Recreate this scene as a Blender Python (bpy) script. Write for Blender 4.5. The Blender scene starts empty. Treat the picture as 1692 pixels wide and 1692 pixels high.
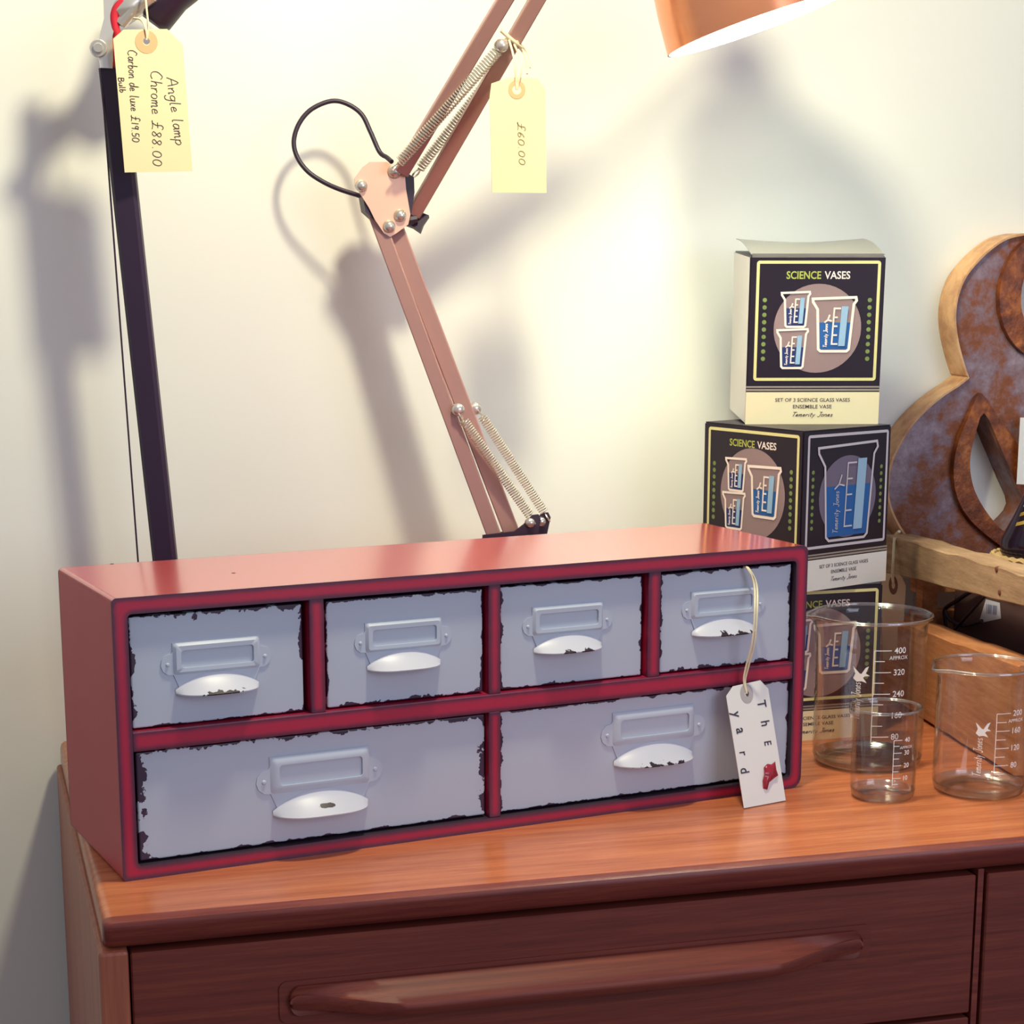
import bpy, bmesh, math, random
from mathutils import Vector, Matrix, noise as mnoise

random.seed(4)
SC = bpy.context.scene
COL = SC.collection
PI = math.pi

# ------------------------------------------------------------------ camera
# world: x along the sideboard front, y towards the wall, z=0 on the sideboard top
CAM = Vector((-0.07917, -1.32613, 0.45358))
YAW, PITCH, FPX, CY = 0.275387, 0.218868, 3244.96, 1141.31
R_ = Vector((math.cos(YAW), -math.sin(YAW), 0))
FWD = Vector((math.sin(YAW) * math.cos(PITCH), math.cos(YAW) * math.cos(PITCH), -math.sin(PITCH)))
U_ = R_.cross(FWD)
cd = bpy.data.cameras.new('camera')
cam = bpy.data.objects.new('camera', cd)
COL.objects.link(cam)
cam.location = CAM
cam.rotation_euler = Matrix((R_, U_, -FWD)).transposed().to_euler()
cd.sensor_fit = 'HORIZONTAL'
cd.sensor_width = 36
cd.lens = FPX / 1692 * 36
cd.shift_y = (CY - 846) / 1692
cd.clip_start = 0.01
SC.camera = cam

# ------------------------------------------------------------------ light and exposure
SC.view_settings.view_transform = 'Standard'
SC.view_settings.look = 'None'
SC.view_settings.gamma = 1
SC.view_settings.use_curve_mapping = False
SC.view_settings.exposure = 0.0

w = bpy.data.worlds.new('world')
SC.world = w
w.use_nodes = True
bg = w.node_tree.nodes['Background']
bg.inputs[0].default_value = (0.83, 0.86, 1.0, 1)
bg.inputs[1].default_value = 0.44


def point_light(name, loc, power, color, radius):
    l = bpy.data.lights.new(name, 'POINT')
    l.energy = power
    l.color = color
    l.shadow_soft_size = radius
    o = bpy.data.objects.new(name, l)
    o.location = loc
    COL.objects.link(o)
    return o


# warm shop spotlight on the ceiling, in front of the sideboard
point_light('ceiling_spot', (0.337, -0.020, 1.061), 31, (1.0, 0.93, 0.65), 0.045)
# daylight from the shop window behind the photographer
al = bpy.data.lights.new('window_daylight', 'AREA')
al.shape = 'RECTANGLE'
al.size, al.size_y = 1.6, 1.4
al.energy = 32
al.color = (0.74, 0.80, 1.0)
ao = bpy.data.objects.new('window_daylight', al)
ao.location = (1.7, -2.8, 1.0)
ao.rotation_euler = (Vector((0.4, 0.4, 0.2)) - ao.location).to_track_quat('-Z', 'Y').to_euler()
COL.objects.link(ao)
# the bulb's own light is made with the copper lamp
BULB_POWER = 4.6


# ------------------------------------------------------------------ placing helpers
def ray(px, py):
    return FWD + R_ * ((px - 846) / FPX) - U_ * ((py - CY) / FPX)


class Plane:
    def __init__(s, p, n):
        s.p = Vector(p)
        s.n = Vector(n).normalized()

    def at(s, px, py, off=0.0):
        d = ray(px, py)
        p0 = s.p + s.n * off
        return CAM + d * ((p0 - CAM).dot(s.n) / d.dot(s.n))


def atz(px, py, z=0.0):
    return Plane((0, 0, z), (0, 0, 1)).at(px, py)


def aty(px, py, y):
    return Plane((0, y, 0), (0, -1, 0)).at(px, py)


# ------------------------------------------------------------------ object helpers
def link(o, parent=None):
    COL.objects.link(o)
    if parent is not None:
        o.parent = parent
    return o


ROOTM = {}


def thing(name, label, cat, loc=(0, 0, 0), rotz=0.0, group=None):
    o = bpy.data.objects.new(name, None)
    o.empty_display_size = 0.02
    o.location = loc
    o.rotation_euler = (0, 0, rotz)
    o['label'] = label
    o['category'] = cat
    if group:
        o['group'] = group
    COL.objects.link(o)
    ROOTM[o.name] = Matrix.Translation(Vector(loc)) @ Matrix.Rotation(rotz, 4, 'Z')
    return o


def tag(o, label, cat, group=None):
    o['label'] = label
    o['category'] = cat
    if group:
        o['group'] = group
    return o


def finish(bm, name, mat, parent=None, smooth=None, recalc=True):
    """one mesh object out of a bmesh (coordinates local to the parent)"""
    if recalc:
        bmesh.ops.recalc_face_normals(bm, faces=bm.faces)
    me = bpy.data.meshes.new(name)
    bm.to_mesh(me)
    bm.free()
    mats = mat if isinstance(mat, (list, tuple)) else [mat]
    for m in mats:
        me.materials.append(m)
    if smooth is not None:
        for p in me.polygons:
            p.use_smooth = True
        me.set_sharp_from_angle(angle=math.radians(smooth))
    return link(bpy.data.objects.new(name, me), parent)


def wfinish(bm, name, mat, parent, **k):
    """same, with coordinates given in the world; parent (or its parent) is a root in ROOTM"""
    p = parent
    while p.name not in ROOTM:
        p = p.parent
    bm.transform(ROOTM[p.name].inverted())
    return finish(bm, name, mat, parent, **k)


NB = bmesh.new


def add_box(bm, lo, hi, bevel=0.0, seg=1, mi=0):
    lo, hi = Vector(lo), Vector(hi)
    vs = [bm.verts.new((x, y, z)) for x in (lo.x, hi.x) for y in (lo.y, hi.y) for z in (lo.z, hi.z)]
    fs = []
    for q in ((0, 1, 3, 2), (4, 6, 7, 5), (0, 4, 5, 1), (2, 3, 7, 6), (0, 2, 6, 4), (1, 5, 7, 3)):
        f = bm.faces.new([vs[i] for i in q])
        f.material_index = mi
        fs.append(f)
    if bevel > 0:
        es = {e for f in fs for e in f.edges}
        bmesh.ops.bevel(bm, geom=list(es), offset=bevel, segments=seg, affect='EDGES', profile=0.5)
    return fs


def add_prism(bm, pts, ext, mi=0, cap=True):
    """polygon (3D points) extruded by a vector"""
    ext = Vector(ext)
    a = [bm.verts.new(Vector(p)) for p in pts]
    b = [bm.verts.new(Vector(p) + ext) for p in pts]
    n = len(a)
    fs = []
    if cap:
        fs += [bm.faces.new(a), bm.faces.new(list(reversed(b)))]
    for i in range(n):
        fs.append(bm.faces.new((a[i], b[i], b[(i + 1) % n], a[(i + 1) % n])))
    for f in fs:
        f.material_index = mi
    return fs


def frame_of(d):
    d = d.normalized()
    a = Vector((0, 0, 1)) if abs(d.z) < 0.9 else Vector((1, 0, 0))
    x = d.cross(a).normalized()
    return x, d.cross(x).normalized()


def add_tube(bm, pts, r, seg=8, closed=False, caps=True):
    pts = [Vector(p) for p in pts]
    n = len(pts)
    rr = r if isinstance(r, (list, tuple)) else [r] * n
    rings = []
    x, y = None, None
    for i in range(n):
        if closed:
            d = pts[(i + 1) % n] - pts[i - 1]
        else:
            d = pts[min(i + 1, n - 1)] - pts[max(i - 1, 0)]
        d.normalize()
        if x is None:
            x, y = frame_of(d)
        else:
            x = (x - d * x.dot(d)).normalized()
            y = d.cross(x)
        rings.append([bm.verts.new(pts[i] + (x * math.cos(2 * PI * k / seg) + y * math.sin(2 * PI * k / seg)) * rr[i])
                      for k in range(seg)])
    m = n if closed else n - 1
    for i in range(m):
        a, b = rings[i], rings[(i + 1) % n]
        for k in range(seg):
            bm.faces.new((a[k], a[(k + 1) % seg], b[(k + 1) % seg], b[k]))
    if caps and not closed:
        bm.faces.new(rings[0])
        bm.faces.new(list(reversed(rings[-1])))


def add_lathe(bm, prof, center=(0, 0, 0), axis=(0, 0, 1), seg=32, close_ends=True):
    """profile [(radius, height)] round an axis"""
    c = Vector(center)
    ax = Vector(axis).normalized()
    x, y = frame_of(ax)
    rings = []
    for r, h in prof:
        if r <= 1e-7:
            rings.append([bm.verts.new(c + ax * h)])
        else:
            rings.append([bm.verts.new(c + ax * h + (x * math.cos(2 * PI * k / seg) + y * math.sin(2 * PI * k / seg)) * r)
                          for k in range(seg)])
    for a, b in zip(rings, rings[1:]):
        for k in range(seg):
            k2 = (k + 1) % seg
            if len(a) == 1 and len(b) == 1:
                continue
            if len(a) == 1:
                bm.faces.new((a[0], b[k2], b[k]))
            elif len(b) == 1:
                bm.faces.new((a[k], a[k2], b[0]))
            else:
                bm.faces.new((a[k], a[k2], b[k2], b[k]))
    if close_ends:
        for rg in (rings[0], rings[-1]):
            if len(rg) > 2:
                bm.faces.new(rg)


def add_bar(bm, p0, p1, wd, dp, side, bevel=0.001):
    """rectangular rod from p0 to p1: wd across (along side), dp in the other direction"""
    p0, p1 = Vector(p0), Vector(p1)
    d = (p1 - p0).normalized()
    s = Vector(side)
    s = (s - d * s.dot(d)).normalized()
    t = d.cross(s)
    b = bevel
    prof = [(-wd / 2 + b, -dp / 2), (wd / 2 - b, -dp / 2), (wd / 2, -dp / 2 + b), (wd / 2, dp / 2 - b),
            (wd / 2 - b, dp / 2), (-wd / 2 + b, dp / 2), (-wd / 2, dp / 2 - b), (-wd / 2, -dp / 2 + b)]
    add_prism(bm, [p0 + s * a + t * c for a, c in prof], p1 - p0)


def spline(pts, n=8, closed=False):
    """Catmull-Rom through points (any dimension)"""
    P = [Vector(p) for p in pts]
    out = []
    m = len(P)
    rng = range(m if closed else m - 1)
    for i in rng:
        if closed:
            a, b, c, d = P[i - 1], P[i], P[(i + 1) % m], P[(i + 2) % m]
        else:
            a, b, c, d = P[max(i - 1, 0)], P[i], P[i + 1], P[min(i + 2, m - 1)]
        for k in range(n):
            t = k / n
            out.append(0.5 * ((2 * b) + (c - a) * t + (2 * a - 5 * b + 4 * c - d) * t * t + (3 * b - a - 3 * c + d) * t ** 3))
    if not closed:
        out.append(P[-1])
    return out


def add_ribbon(bm, pts, wd, fmap, closed=False, mi=0):
    """flat line of width wd along 2D points, mapped to 3D by fmap(u, v)"""
    P = [Vector((p[0], p[1])) for p in pts]
    n = len(P)
    L, Rr = [], []
    for i in range(n):
        if closed:
            d0, d1 = (P[i] - P[i - 1]), (P[(i + 1) % n] - P[i])
        else:
            d0 = P[i] - P[i - 1] if i else P[1] - P[0]
            d1 = P[i + 1] - P[i] if i < n - 1 else d0
        d0 = d0.normalized() if d0.length > 0 else Vector((1, 0))
        d1 = d1.normalized() if d1.length > 0 else d0
        d = d0 + d1
        d = d.normalized() if d.length > 1e-6 else d0
        nn = Vector((-d.y, d.x))
        k = max(0.5, abs(d.dot(d0)))
        o = nn * (wd / 2 / k)
        L.append(bm.verts.new(fmap(*(P[i] + o))))
        Rr.append(bm.verts.new(fmap(*(P[i] - o))))
    for i in range(n if closed else n - 1):
        j = (i + 1) % n
        f = bm.faces.new((L[i], Rr[i], Rr[j], L[j]))
        f.material_index = mi


def add_poly(bm, pts, fmap, mi=0):
    f = bm.faces.new([bm.verts.new(fmap(*p)) for p in pts])
    f.material_index = mi
    return f


_TXT = {}


def text_mesh(s, shear=0.0, weight=0.0):
    """(verts 2D, faces) of a text in Blender's own font, cap height about 0.7 per unit"""
    key = (s, shear, weight)
    if key in _TXT:
        return _TXT[key]
    cu = bpy.data.curves.new('lettering', 'FONT')
    cu.body = s
    cu.size = 1
    cu.shear = shear
    cu.offset = weight
    cu.resolution_u = 3
    ob = bpy.data.objects.new('lettering', cu)
    me = bpy.data.meshes.new_from_object(ob)
    r = ([(v.co.x, v.co.y) for v in me.vertices], [tuple(p.vertices) for p in me.polygons])
    bpy.data.objects.remove(ob)
    bpy.data.curves.remove(cu)
    bpy.data.meshes.remove(me)
    _TXT[key] = r
    return r


def add_text(bm, s, cx, cy, height, fmap, width=None, align='C', shear=0.0, weight=0.0, mi=0):
    """text centred at (cx, cy); height is the cap height; width squeezes it"""
    vs, fs = text_mesh(s, shear, weight)
    if not vs:
        return
    x0, x1 = min(v[0] for v in vs), max(v[0] for v in vs)
    k = height / 0.70
    kx = k if width is None else width / (x1 - x0)
    if align == 'C':
        ox = cx - kx * (x0 + x1) / 2
    elif align == 'L':
        ox = cx - kx * x0
    else:
        ox = cx - kx * x1
    B = [bm.verts.new(fmap(ox + kx * x, cy + k * (y - 0.35))) for x, y in vs]
    for f in fs:
        try:
            bm.faces.new([B[i] for i in f]).material_index = mi
        except ValueError:
            pass


# handwriting: one stroke letters
_o = [(0.17 + 0.15 * math.cos(2 * PI * k / 10 + 1.5), 0.25 + 0.25 * math.sin(2 * PI * k / 10 + 1.5)) for k in range(11)]
_0 = [(0.22 + 0.19 * math.cos(2 * PI * k / 12 + 1.2), 0.38 + 0.38 * math.sin(2 * PI * k / 12 + 1.2)) for k in range(13)]
HAND = {
    'A': (.62, [[(0, 0), (.3, 1), (.55, 0)], [(.1, .4), (.5, .42)]]),
    'B': (.5, [[(.05, 0), (.05, .95)], [(.05, .95), (.35, .85), (.3, .55), (.06, .5), (.4, .4), (.4, .08), (.05, 0)]]),
    'C': (.62, [[(.5, .85), (.3, 1), (.05, .6), (.1, .15), (.35, 0), (.55, .12)]]),
    'J': (.4, [[(.05, 1), (.45, 1)], [(.3, 1), (.27, .1), (.1, -.1), (0, .1)]]),
    'T': (.5, [[(0, 1), (.55, 1)], [(.28, 1), (.24, 0)]]),
    'a': (.42, [[(.33, .45), (.12, .5), (.03, .2), (.15, 0), (.32, .25), (.33, .5), (.36, .05), (.42, .05)]]),
    'b': (.4, [[(.05, 1), (.05, .05), (.25, .03), (.33, .25), (.2, .48), (.06, .3)]]),
    'd': (.42, [[(.33, .42), (.12, .5), (.03, .2), (.15, 0), (.32, .25), (.36, 1), (.36, .05)]]),
    'e': (.38, [[(.03, .25), (.28, .3), (.2, .5), (.05, .35), (.08, .05), (.36, .1)]]),
    'g': (.42, [[(.35, .45), (.15, .5), (.03, .3), (.12, .1), (.33, .2), (.37, .5), (.32, -.3), (.1, -.4), (.05, -.25)]]),
    'h': (.4, [[(.05, 1), (.04, 0)], [(.05, .3), (.2, .5), (.32, .35), (.33, 0), (.4, .05)]]),
    'i': (.18, [[(.05, .5), (.07, .03), (.16, .05)], [(.08, .72), (.09, .76)]]),
    'l': (.22, [[(.05, 1), (.06, .08), (.18, .02)]]),
    'm': (.5, [[(0, .5), (.03, 0)], [(.03, .35), (.15, .5), (.2, 0)], [(.2, .35), (.35, .5), (.4, 0), (.5, .05)]]),
    'n': (.4, [[(0, .5), (.05, 0)], [(.04, .3), (.2, .5), (.3, .38), (.32, 0), (.4, .06)]]),
    'o': (.38, [_o]),
    'p': (.42, [[(.04, .5), (.03, -.45)], [(.04, .38), (.24, .5), (.35, .25), (.2, 0), (.04, .1)]]),
    'r': (.32, [[(.03, .5), (.05, 0)], [(.05, .3), (.15, .48), (.3, .46)]]),
    's': (.32, [[(.28, .45), (.1, .48), (.06, .32), (.26, .18), (.2, 0), (.02, .05)]]),
    't': (.26, [[(.12, .85), (.1, .08), (.24, .04)], [(0, .55), (.26, .58)]]),
    'u': (.42, [[(.03, .5), (.06, .08), (.2, 0), (.32, .15), (.33, .5), (.36, .05), (.42, .05)]]),
    'x': (.36, [[(.03, .5), (.32, 0)], [(.32, .5), (.03, 0)]]),
    'y': (.38, [[(.03, .5), (.15, .12)], [(.33, .5), (.1, -.4)]]),
    '0': (.5, [_0]),
    '1': (.24, [[(.1, .78), (.1, 0)]]),
    '5': (.42, [[(.36, .76), (.1, .74), (.07, .42), (.3, .42), (.33, .12), (.12, 0), (.02, .08)]]),
    '6': (.44, [[(.32, .8), (.1, .5), (.06, .12), (.22, 0), (.35, .2), (.2, .38), (.07, .22)]]),
    '8': (.46, [[(.34, .66), (.2, .78), (.07, .62), (.33, .2), (.2, 0), (.05, .16), (.3, .5), (.34, .66)]]),
    '9': (.42, [[(.33, .6), (.18, .76), (.05, .56), (.16, .4), (.32, .55), (.34, .7), (.3, 0)]]),
    '\u00a3': (.6, [[(.5, .85), (.36, .98), (.22, .8), (.26, .4), (.14, .05), (0, .02), (.3, .06), (.56, 0)], [(.06, .48), (.42, .5)]]),
    '.': (.2, [[(.06, 0), (.1, .03)]]),
    ' ': (.32, []),
}


def hand_width(s, sp=0.06):
    return sum(HAND[c][0] + sp for c in s)


def add_hand(bm, s, length, height, wd, fmap, slant=0.15, sp=0.06):
    """handwriting from (0, 0) running along u for length"""
    k = length / hand_width(s, sp)
    x = 0.0
    for c in s:
        adv, strokes = HAND[c]
        for st in strokes:
            pts = [((x + a + slant * b) * k, b * height) for a, b in st]
            if len(pts) > 2:
                pts = [(p.x, p.y) for p in spline([(a, b, 0) for a, b in pts], 4)]
            add_ribbon(bm, pts, wd, fmap)
        x += adv + sp


# ------------------------------------------------------------------ materials
def srgb(r, g, b):
    f = lambda c: (c / 255 / 12.92) if c / 255 <= 0.04045 else ((c / 255 + 0.055) / 1.055) ** 2.4
    return (f(r), f(g), f(b), 1)


class NT:
    def __init__(s, name):
        s.m = bpy.data.materials.new(name)
        s.m.use_nodes = True
        s.t = s.m.node_tree
        s.b = s.t.nodes['Principled BSDF']
        s.out = s.t.nodes['Material Output']

    def n(s, typ, **k):
        nd = s.t.nodes.new(typ)
        for a, v in k.items():
            setattr(nd, a, v)
        return nd

    def l(s, a, b):
        s.t.links.new(a, b)

    def math(s, op, a, b=None, clamp=False):
        nd = s.n('ShaderNodeMath', operation=op, use_clamp=clamp)
        for i, v in enumerate((a, b)):
            if v is None:
                continue
            if isinstance(v, (int, float)):
                nd.inputs[i].default_value = v
            else:
                s.l(v, nd.inputs[i])
        return nd.outputs[0]

    def mix(s, fac, a, b):
        nd = s.n('ShaderNodeMix', data_type='RGBA')
        for i, v in ((0, fac), (6, a), (7, b)):
            if isinstance(v, (int, float)):
                nd.inputs[i].default_value = v
            elif isinstance(v, tuple):
                nd.inputs[i].default_value = v
            else:
                s.l(v, nd.inputs[i])
        return nd.outputs[2]

    def noise(s, scale, detail=3, rough=0.55, vec=None, stretch=None, out=0):
        nd = s.n('ShaderNodeTexNoise')
        nd.inputs['Scale'].default_value = scale
        nd.inputs['Detail'].default_value = detail
        nd.inputs['Roughness'].default_value = rough
        if vec is None:
            vec = s.n('ShaderNodeTexCoord').outputs['Object']
        if stretch:
            mp = s.n('ShaderNodeMapping')
            mp.inputs['Scale'].default_value = stretch
            s.l(vec, mp.inputs[0])
            vec = mp.outputs[0]
        s.l(vec, nd.inputs['Vector'])
        return nd.outputs[out]

    def ramp(s, fac, stops):
        nd = s.n('ShaderNodeValToRGB')
        while len(nd.color_ramp.elements) < len(stops):
            nd.color_ramp.elements.new(0.5)
        for e, (p, c) in zip(nd.color_ramp.elements, stops):
            e.position = p
            e.color = c
        s.l(fac, nd.inputs[0])
        return nd.outputs[0]

    def bump(s, h, strength=0.2, dist=0.001):
        nd = s.n('ShaderNodeBump')
        nd.inputs['Strength'].default_value = strength
        nd.inputs['Distance'].default_value = dist
        s.l(h, nd.inputs['Height'])
        s.l(nd.outputs[0], s.b.inputs['Normal'])

    def set(s, color=None, rough=None, metal=None, spec=None):
        if color is not None:
            if isinstance(color, tuple):
                s.b.inputs['Base Color'].default_value = color
            else:
                s.l(color, s.b.inputs['Base Color'])
        for v, k in ((rough, 'Roughness'), (metal, 'Metallic'), (spec, 'Specular IOR Level')):
            if v is None:
                continue
            if isinstance(v, (int, float)):
                s.b.inputs[k].default_value = v
            else:
                s.l(v, s.b.inputs[k])
        return s


def plain(name, col, rough=0.5, metal=0.0, spec=0.5, var=0.06, scale=40):
    t = NT(name)
    a = tuple(max(0, c * (1 - var)) for c in col[:3]) + (1,)
    b = tuple(min(1, c * (1 + var)) for c in col[:3]) + (1,)
    t.set(t.mix(t.noise(scale), a, b), rough, metal, spec)
    return t.m


def wood(name, dark, mid, light, stretch, scale=14, rough=0.35, spec=0.5, bump=0.05):
    t = NT(name)
    n1 = t.noise(scale, 5, 0.6, stretch=stretch)
    n2 = t.noise(scale * 6, 4, 0.7, stretch=tuple(x * (0.5 if x < 1 else 1.3) for x in stretch))
    f = t.math('ADD', t.math('MULTIPLY', n1, 0.65), t.math('MULTIPLY', n2, 0.35))
    t.set(t.ramp(f, [(0.32, dark), (0.5, mid), (0.68, light)]), rough, 0, spec)
    t.bump(n2, bump, 0.0005)
    return t.m


def edge_worn(name, base_a, base_b, worn, rough, radius, amount=0.5, spec=0.5, coat=0.0, scale=70):
    """paint rubbed off along the edges of the thing"""
    t = NT(name)
    bv = t.n('ShaderNodeBevel', samples=6)
    bv.inputs['Radius'].default_value = radius
    geo = t.n('ShaderNodeNewGeometry')
    dt = t.n('ShaderNodeVectorMath', operation='DOT_PRODUCT')
    t.l(bv.outputs[0], dt.inputs[0])
    t.l(geo.outputs['True Normal'], dt.inputs[1])
    e = t.math('SUBTRACT', 1.0, dt.outputs['Value'])
    nz = t.math('MULTIPLY', t.math('SUBTRACT', t.noise(scale, 6, 0.65), 0.33), 2.6, True)
    e = t.math('MULTIPLY', e, t.math('ADD', nz, amount))
    fac = t.ramp(e, [(0.010, (0, 0, 0, 1)), (0.017, (1, 1, 1, 1))])
    col = t.mix(t.noise(9, 4), base_a, base_b)
    t.set(t.mix(fac, col, worn), rough, 0, spec)
    t.b.inputs['Coat Weight'].default_value = coat
    t.bump(t.noise(220, 3), 0.08, 0.0004)
    return t.m


DARK = srgb(52, 30, 56)
M = {}
# setting
t = NT('wall_paint')
t.set(t.mix(t.noise(3, 4), srgb(230, 230, 220), srgb(236, 236, 226)), 0.85, 0, 0.2)
t.bump(t.noise(60, 4), 0.06, 0.001)
M['wall'] = t.m
M['floor'] = wood('floor_boards', srgb(60, 40, 34), srgb(80, 55, 44), srgb(96, 68, 54), (1, 8, 1), 6, 0.6)
# sideboard
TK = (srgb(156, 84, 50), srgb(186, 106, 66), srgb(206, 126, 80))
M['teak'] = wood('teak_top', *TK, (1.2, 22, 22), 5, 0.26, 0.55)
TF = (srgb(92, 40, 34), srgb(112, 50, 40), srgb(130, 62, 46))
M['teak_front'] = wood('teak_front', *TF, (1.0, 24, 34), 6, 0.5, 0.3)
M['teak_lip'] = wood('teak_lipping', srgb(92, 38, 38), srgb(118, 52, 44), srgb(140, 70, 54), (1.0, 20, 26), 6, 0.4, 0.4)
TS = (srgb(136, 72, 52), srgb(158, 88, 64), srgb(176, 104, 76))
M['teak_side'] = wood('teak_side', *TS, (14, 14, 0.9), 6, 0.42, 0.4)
M['teak_dark'] = plain('dark_carcass', srgb(62, 28, 30), 0.6)  # even dark brown for the carcass and the legs
# little cabinet
M['red'] = edge_worn('red_paint', srgb(176, 26, 64), srgb(164, 20, 54), DARK, 0.4, 0.0080, 0.30)
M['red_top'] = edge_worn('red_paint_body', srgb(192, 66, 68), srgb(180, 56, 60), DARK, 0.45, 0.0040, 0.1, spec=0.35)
M['red_lit_gloss'] = edge_worn('red_paint_lit_gloss', srgb(204, 74, 70), srgb(192, 62, 62), DARK, 0.27, 0.0040, 0.1, coat=1.0, spec=0.7)  # same paint, lighter and glossier: the top's light is put into the colour
M['red_lit_gloss'].node_tree.nodes['Principled BSDF'].inputs['Coat Roughness'].default_value = 0.16
M['inside'] = plain('drawer_cavity_shade', srgb(40, 22, 40), 0.7)  # sides are red paint; the shade of the gaps is in this colour
M['stain'] = plain('bare_spot', DARK, 0.6)
M['pull'] = plain('pull_paint', srgb(196, 196, 208), 0.38, 0, 0.5, 0.02)
M['holder'] = plain('holder_paint', srgb(182, 189, 203), 0.42, 0, 0.45, 0.02)
M['cream_string'] = plain('cotton_string', srgb(228, 216, 180), 0.9, 0, 0.2)
# metals
M['chrome'] = plain('chrome', srgb(206, 200, 192), 0.25, 0.7)
M['spring'] = plain('spring_steel', srgb(220, 214, 200), 0.3, 0.75)
M['black'] = plain('black_satin', srgb(46, 28, 48), 0.45)
M['black_tube'] = plain('black_lamp_tube', srgb(44, 26, 52), 0.5)
M['rod'] = plain('rose_copper_rod', srgb(178, 136, 128), 0.4, 0.35)
M['plate'] = plain('copper_plate', srgb(230, 182, 154), 0.4, 0.35)
t = NT('copper_shade')
t.set(t.mix(t.noise(30, 3, stretch=(1, 1, 12)), srgb(234, 152, 110), srgb(242, 164, 122)), 0.24, 0.85)
M['copper'] = t.m
M['shade_white'] = plain('shade_inside_enamel', srgb(246, 244, 236), 0.5)
M['red_cord'] = plain('red_fabric_cord', srgb(200, 30, 52), 0.75)
M['tagpaper'] = plain('manila_card', srgb(228, 218, 172), 0.8, 0, 0.2, 0.03)
M['kraft'] = plain('kraft_card', srgb(228, 200, 164), 0.85, 0, 0.2, 0.05)
M['whitecard'] = plain('white_card', srgb(224, 222, 218), 0.8, 0, 0.2, 0.02)
M['eyelet'] = plain('paper_eyelet', srgb(222, 176, 130), 0.8, 0, 0.2)
M['eyelet_grey'] = plain('grey_eyelet', srgb(176, 168, 168), 0.8, 0, 0.2)
M['ink'] = plain('pencil_ink', srgb(84, 66, 70), 0.8, 0, 0.1)
M['pale_ink'] = plain('pale_pencil', srgb(150, 132, 96), 0.8, 0, 0.1)
M['stamp'] = plain('stamp_ink', srgb(70, 66, 80), 0.8, 0, 0.1)
t = NT('red_seal')
t.set(t.mix(t.noise(260, 3), srgb(90, 24, 40), srgb(186, 40, 60)), 0.2)
M['seal'] = t.m
# boxes
M['boxblack'] = plain('box_black_card', srgb(28, 15, 30), 0.38, 0, 0.5, 0.02)
M['boxcream'] = plain('box_cream_card', srgb(232, 220, 180), 0.45, 0, 0.4, 0.02)
M['boxwhite'] = plain('box_white_card', srgb(220, 218, 210), 0.45, 0, 0.4, 0.02)
M['p_yellow'] = plain('print_yellow', srgb(216, 210, 146), 0.5, 0, 0.3, 0.02)
M['p_green'] = plain('print_green', srgb(116, 136, 76), 0.5, 0, 0.3, 0.02)
M['p_lime'] = plain('print_lime', srgb(172, 180, 84), 0.5, 0, 0.3, 0.02)
M['p_cream'] = plain('print_cream', srgb(240, 226, 214), 0.5, 0, 0.3, 0.02)
M['p_silver'] = plain('print_silver', srgb(196, 190, 196), 0.5, 0, 0.3, 0.02)
M['p_blue'] = plain('print_blue', srgb(40, 92, 156), 0.5, 0, 0.3, 0.02)
M['p_navy'] = plain('print_navy', srgb(42, 56, 108), 0.5, 0, 0.3, 0.02)
M['p_pale'] = plain('print_pale_blue', srgb(146, 180, 206), 0.5, 0, 0.3, 0.02)
M['p_grey'] = plain('print_grey_line', srgb(150, 140, 128), 0.5, 0, 0.3, 0.02)
M['lid_grey'] = plain('lid_grey_card', srgb(116, 112, 106), 0.4)
M['p_ink'] = plain('print_dark', srgb(74, 62, 66), 0.6, 0, 0.2, 0.02)


def disc_mat(name, a, b):
    t = NT(name)
    wv = t.n('ShaderNodeTexWave', wave_type='RINGS', rings_direction='Y')
    wv.inputs['Scale'].default_value = 260
    t.l(t.n('ShaderNodeTexCoord').outputs['Object'], wv.inputs['Vector'])
    t.set(t.mix(wv.outputs['Fac'], a, b), 0.5, 0, 0.3)
    return t.m


M['p_disc'] = disc_mat('print_disc', srgb(134, 112, 114), srgb(156, 134, 132))
M['p_disc2'] = disc_mat('print_disc_slate', srgb(98, 90, 112), srgb(118, 108, 128))
# right hand side
CW = (srgb(146, 112, 80), srgb(184, 148, 108), srgb(208, 176, 134))
CW = (srgb(128, 98, 74), srgb(164, 130, 100), srgb(190, 158, 124))
M['crate'] = wood('crate_pine', *CW, (9, 1.0, 14), 9, 0.75, 0.2, 0.3)
CW2 = (srgb(150, 92, 56), srgb(180, 116, 74), srgb(204, 146, 100))
M['crate2'] = wood('crate_low_board', *CW2, (9, 1.0, 14), 9, 0.75, 0.2, 0.3)
M['kraft_eyelet'] = plain('kraft_eyelet', srgb(134, 96, 76), 0.8, 0, 0.2)
M['nail'] = plain('rusty_nail', srgb(112, 54, 34), 0.7)
M['carton'] = plain('brown_carton', srgb(92, 66, 64), 0.8, 0, 0.2)
M['label_white'] = plain('white_label', srgb(214, 212, 226), 0.7, 0, 0.2)
M['label_blue'] = plain('label_print', srgb(132, 130, 168), 0.7, 0, 0.2)
M['wicker'] = plain('wicker', srgb(178, 146, 100), 0.8, 0, 0.2, 0.3, 300)
t = NT('marquee_face')
n1 = t.noise(11, 6, 0.65)
n2 = t.noise(70, 5, 0.7)
f = t.math('ADD', t.math('MULTIPLY', n1, 0.75), t.math('MULTIPLY', n2, 0.25))
t.set(t.ramp(f, [(0.36, srgb(84, 40, 26)), (0.48, srgb(130, 72, 38)), (0.54, srgb(128, 104, 110)), (0.66, srgb(168, 152, 160))]), 0.5, 0.25)
t.bump(n2, 0.5, 0.002)
M['amp_face'] = t.m
t = NT('marquee_rust')
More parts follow.
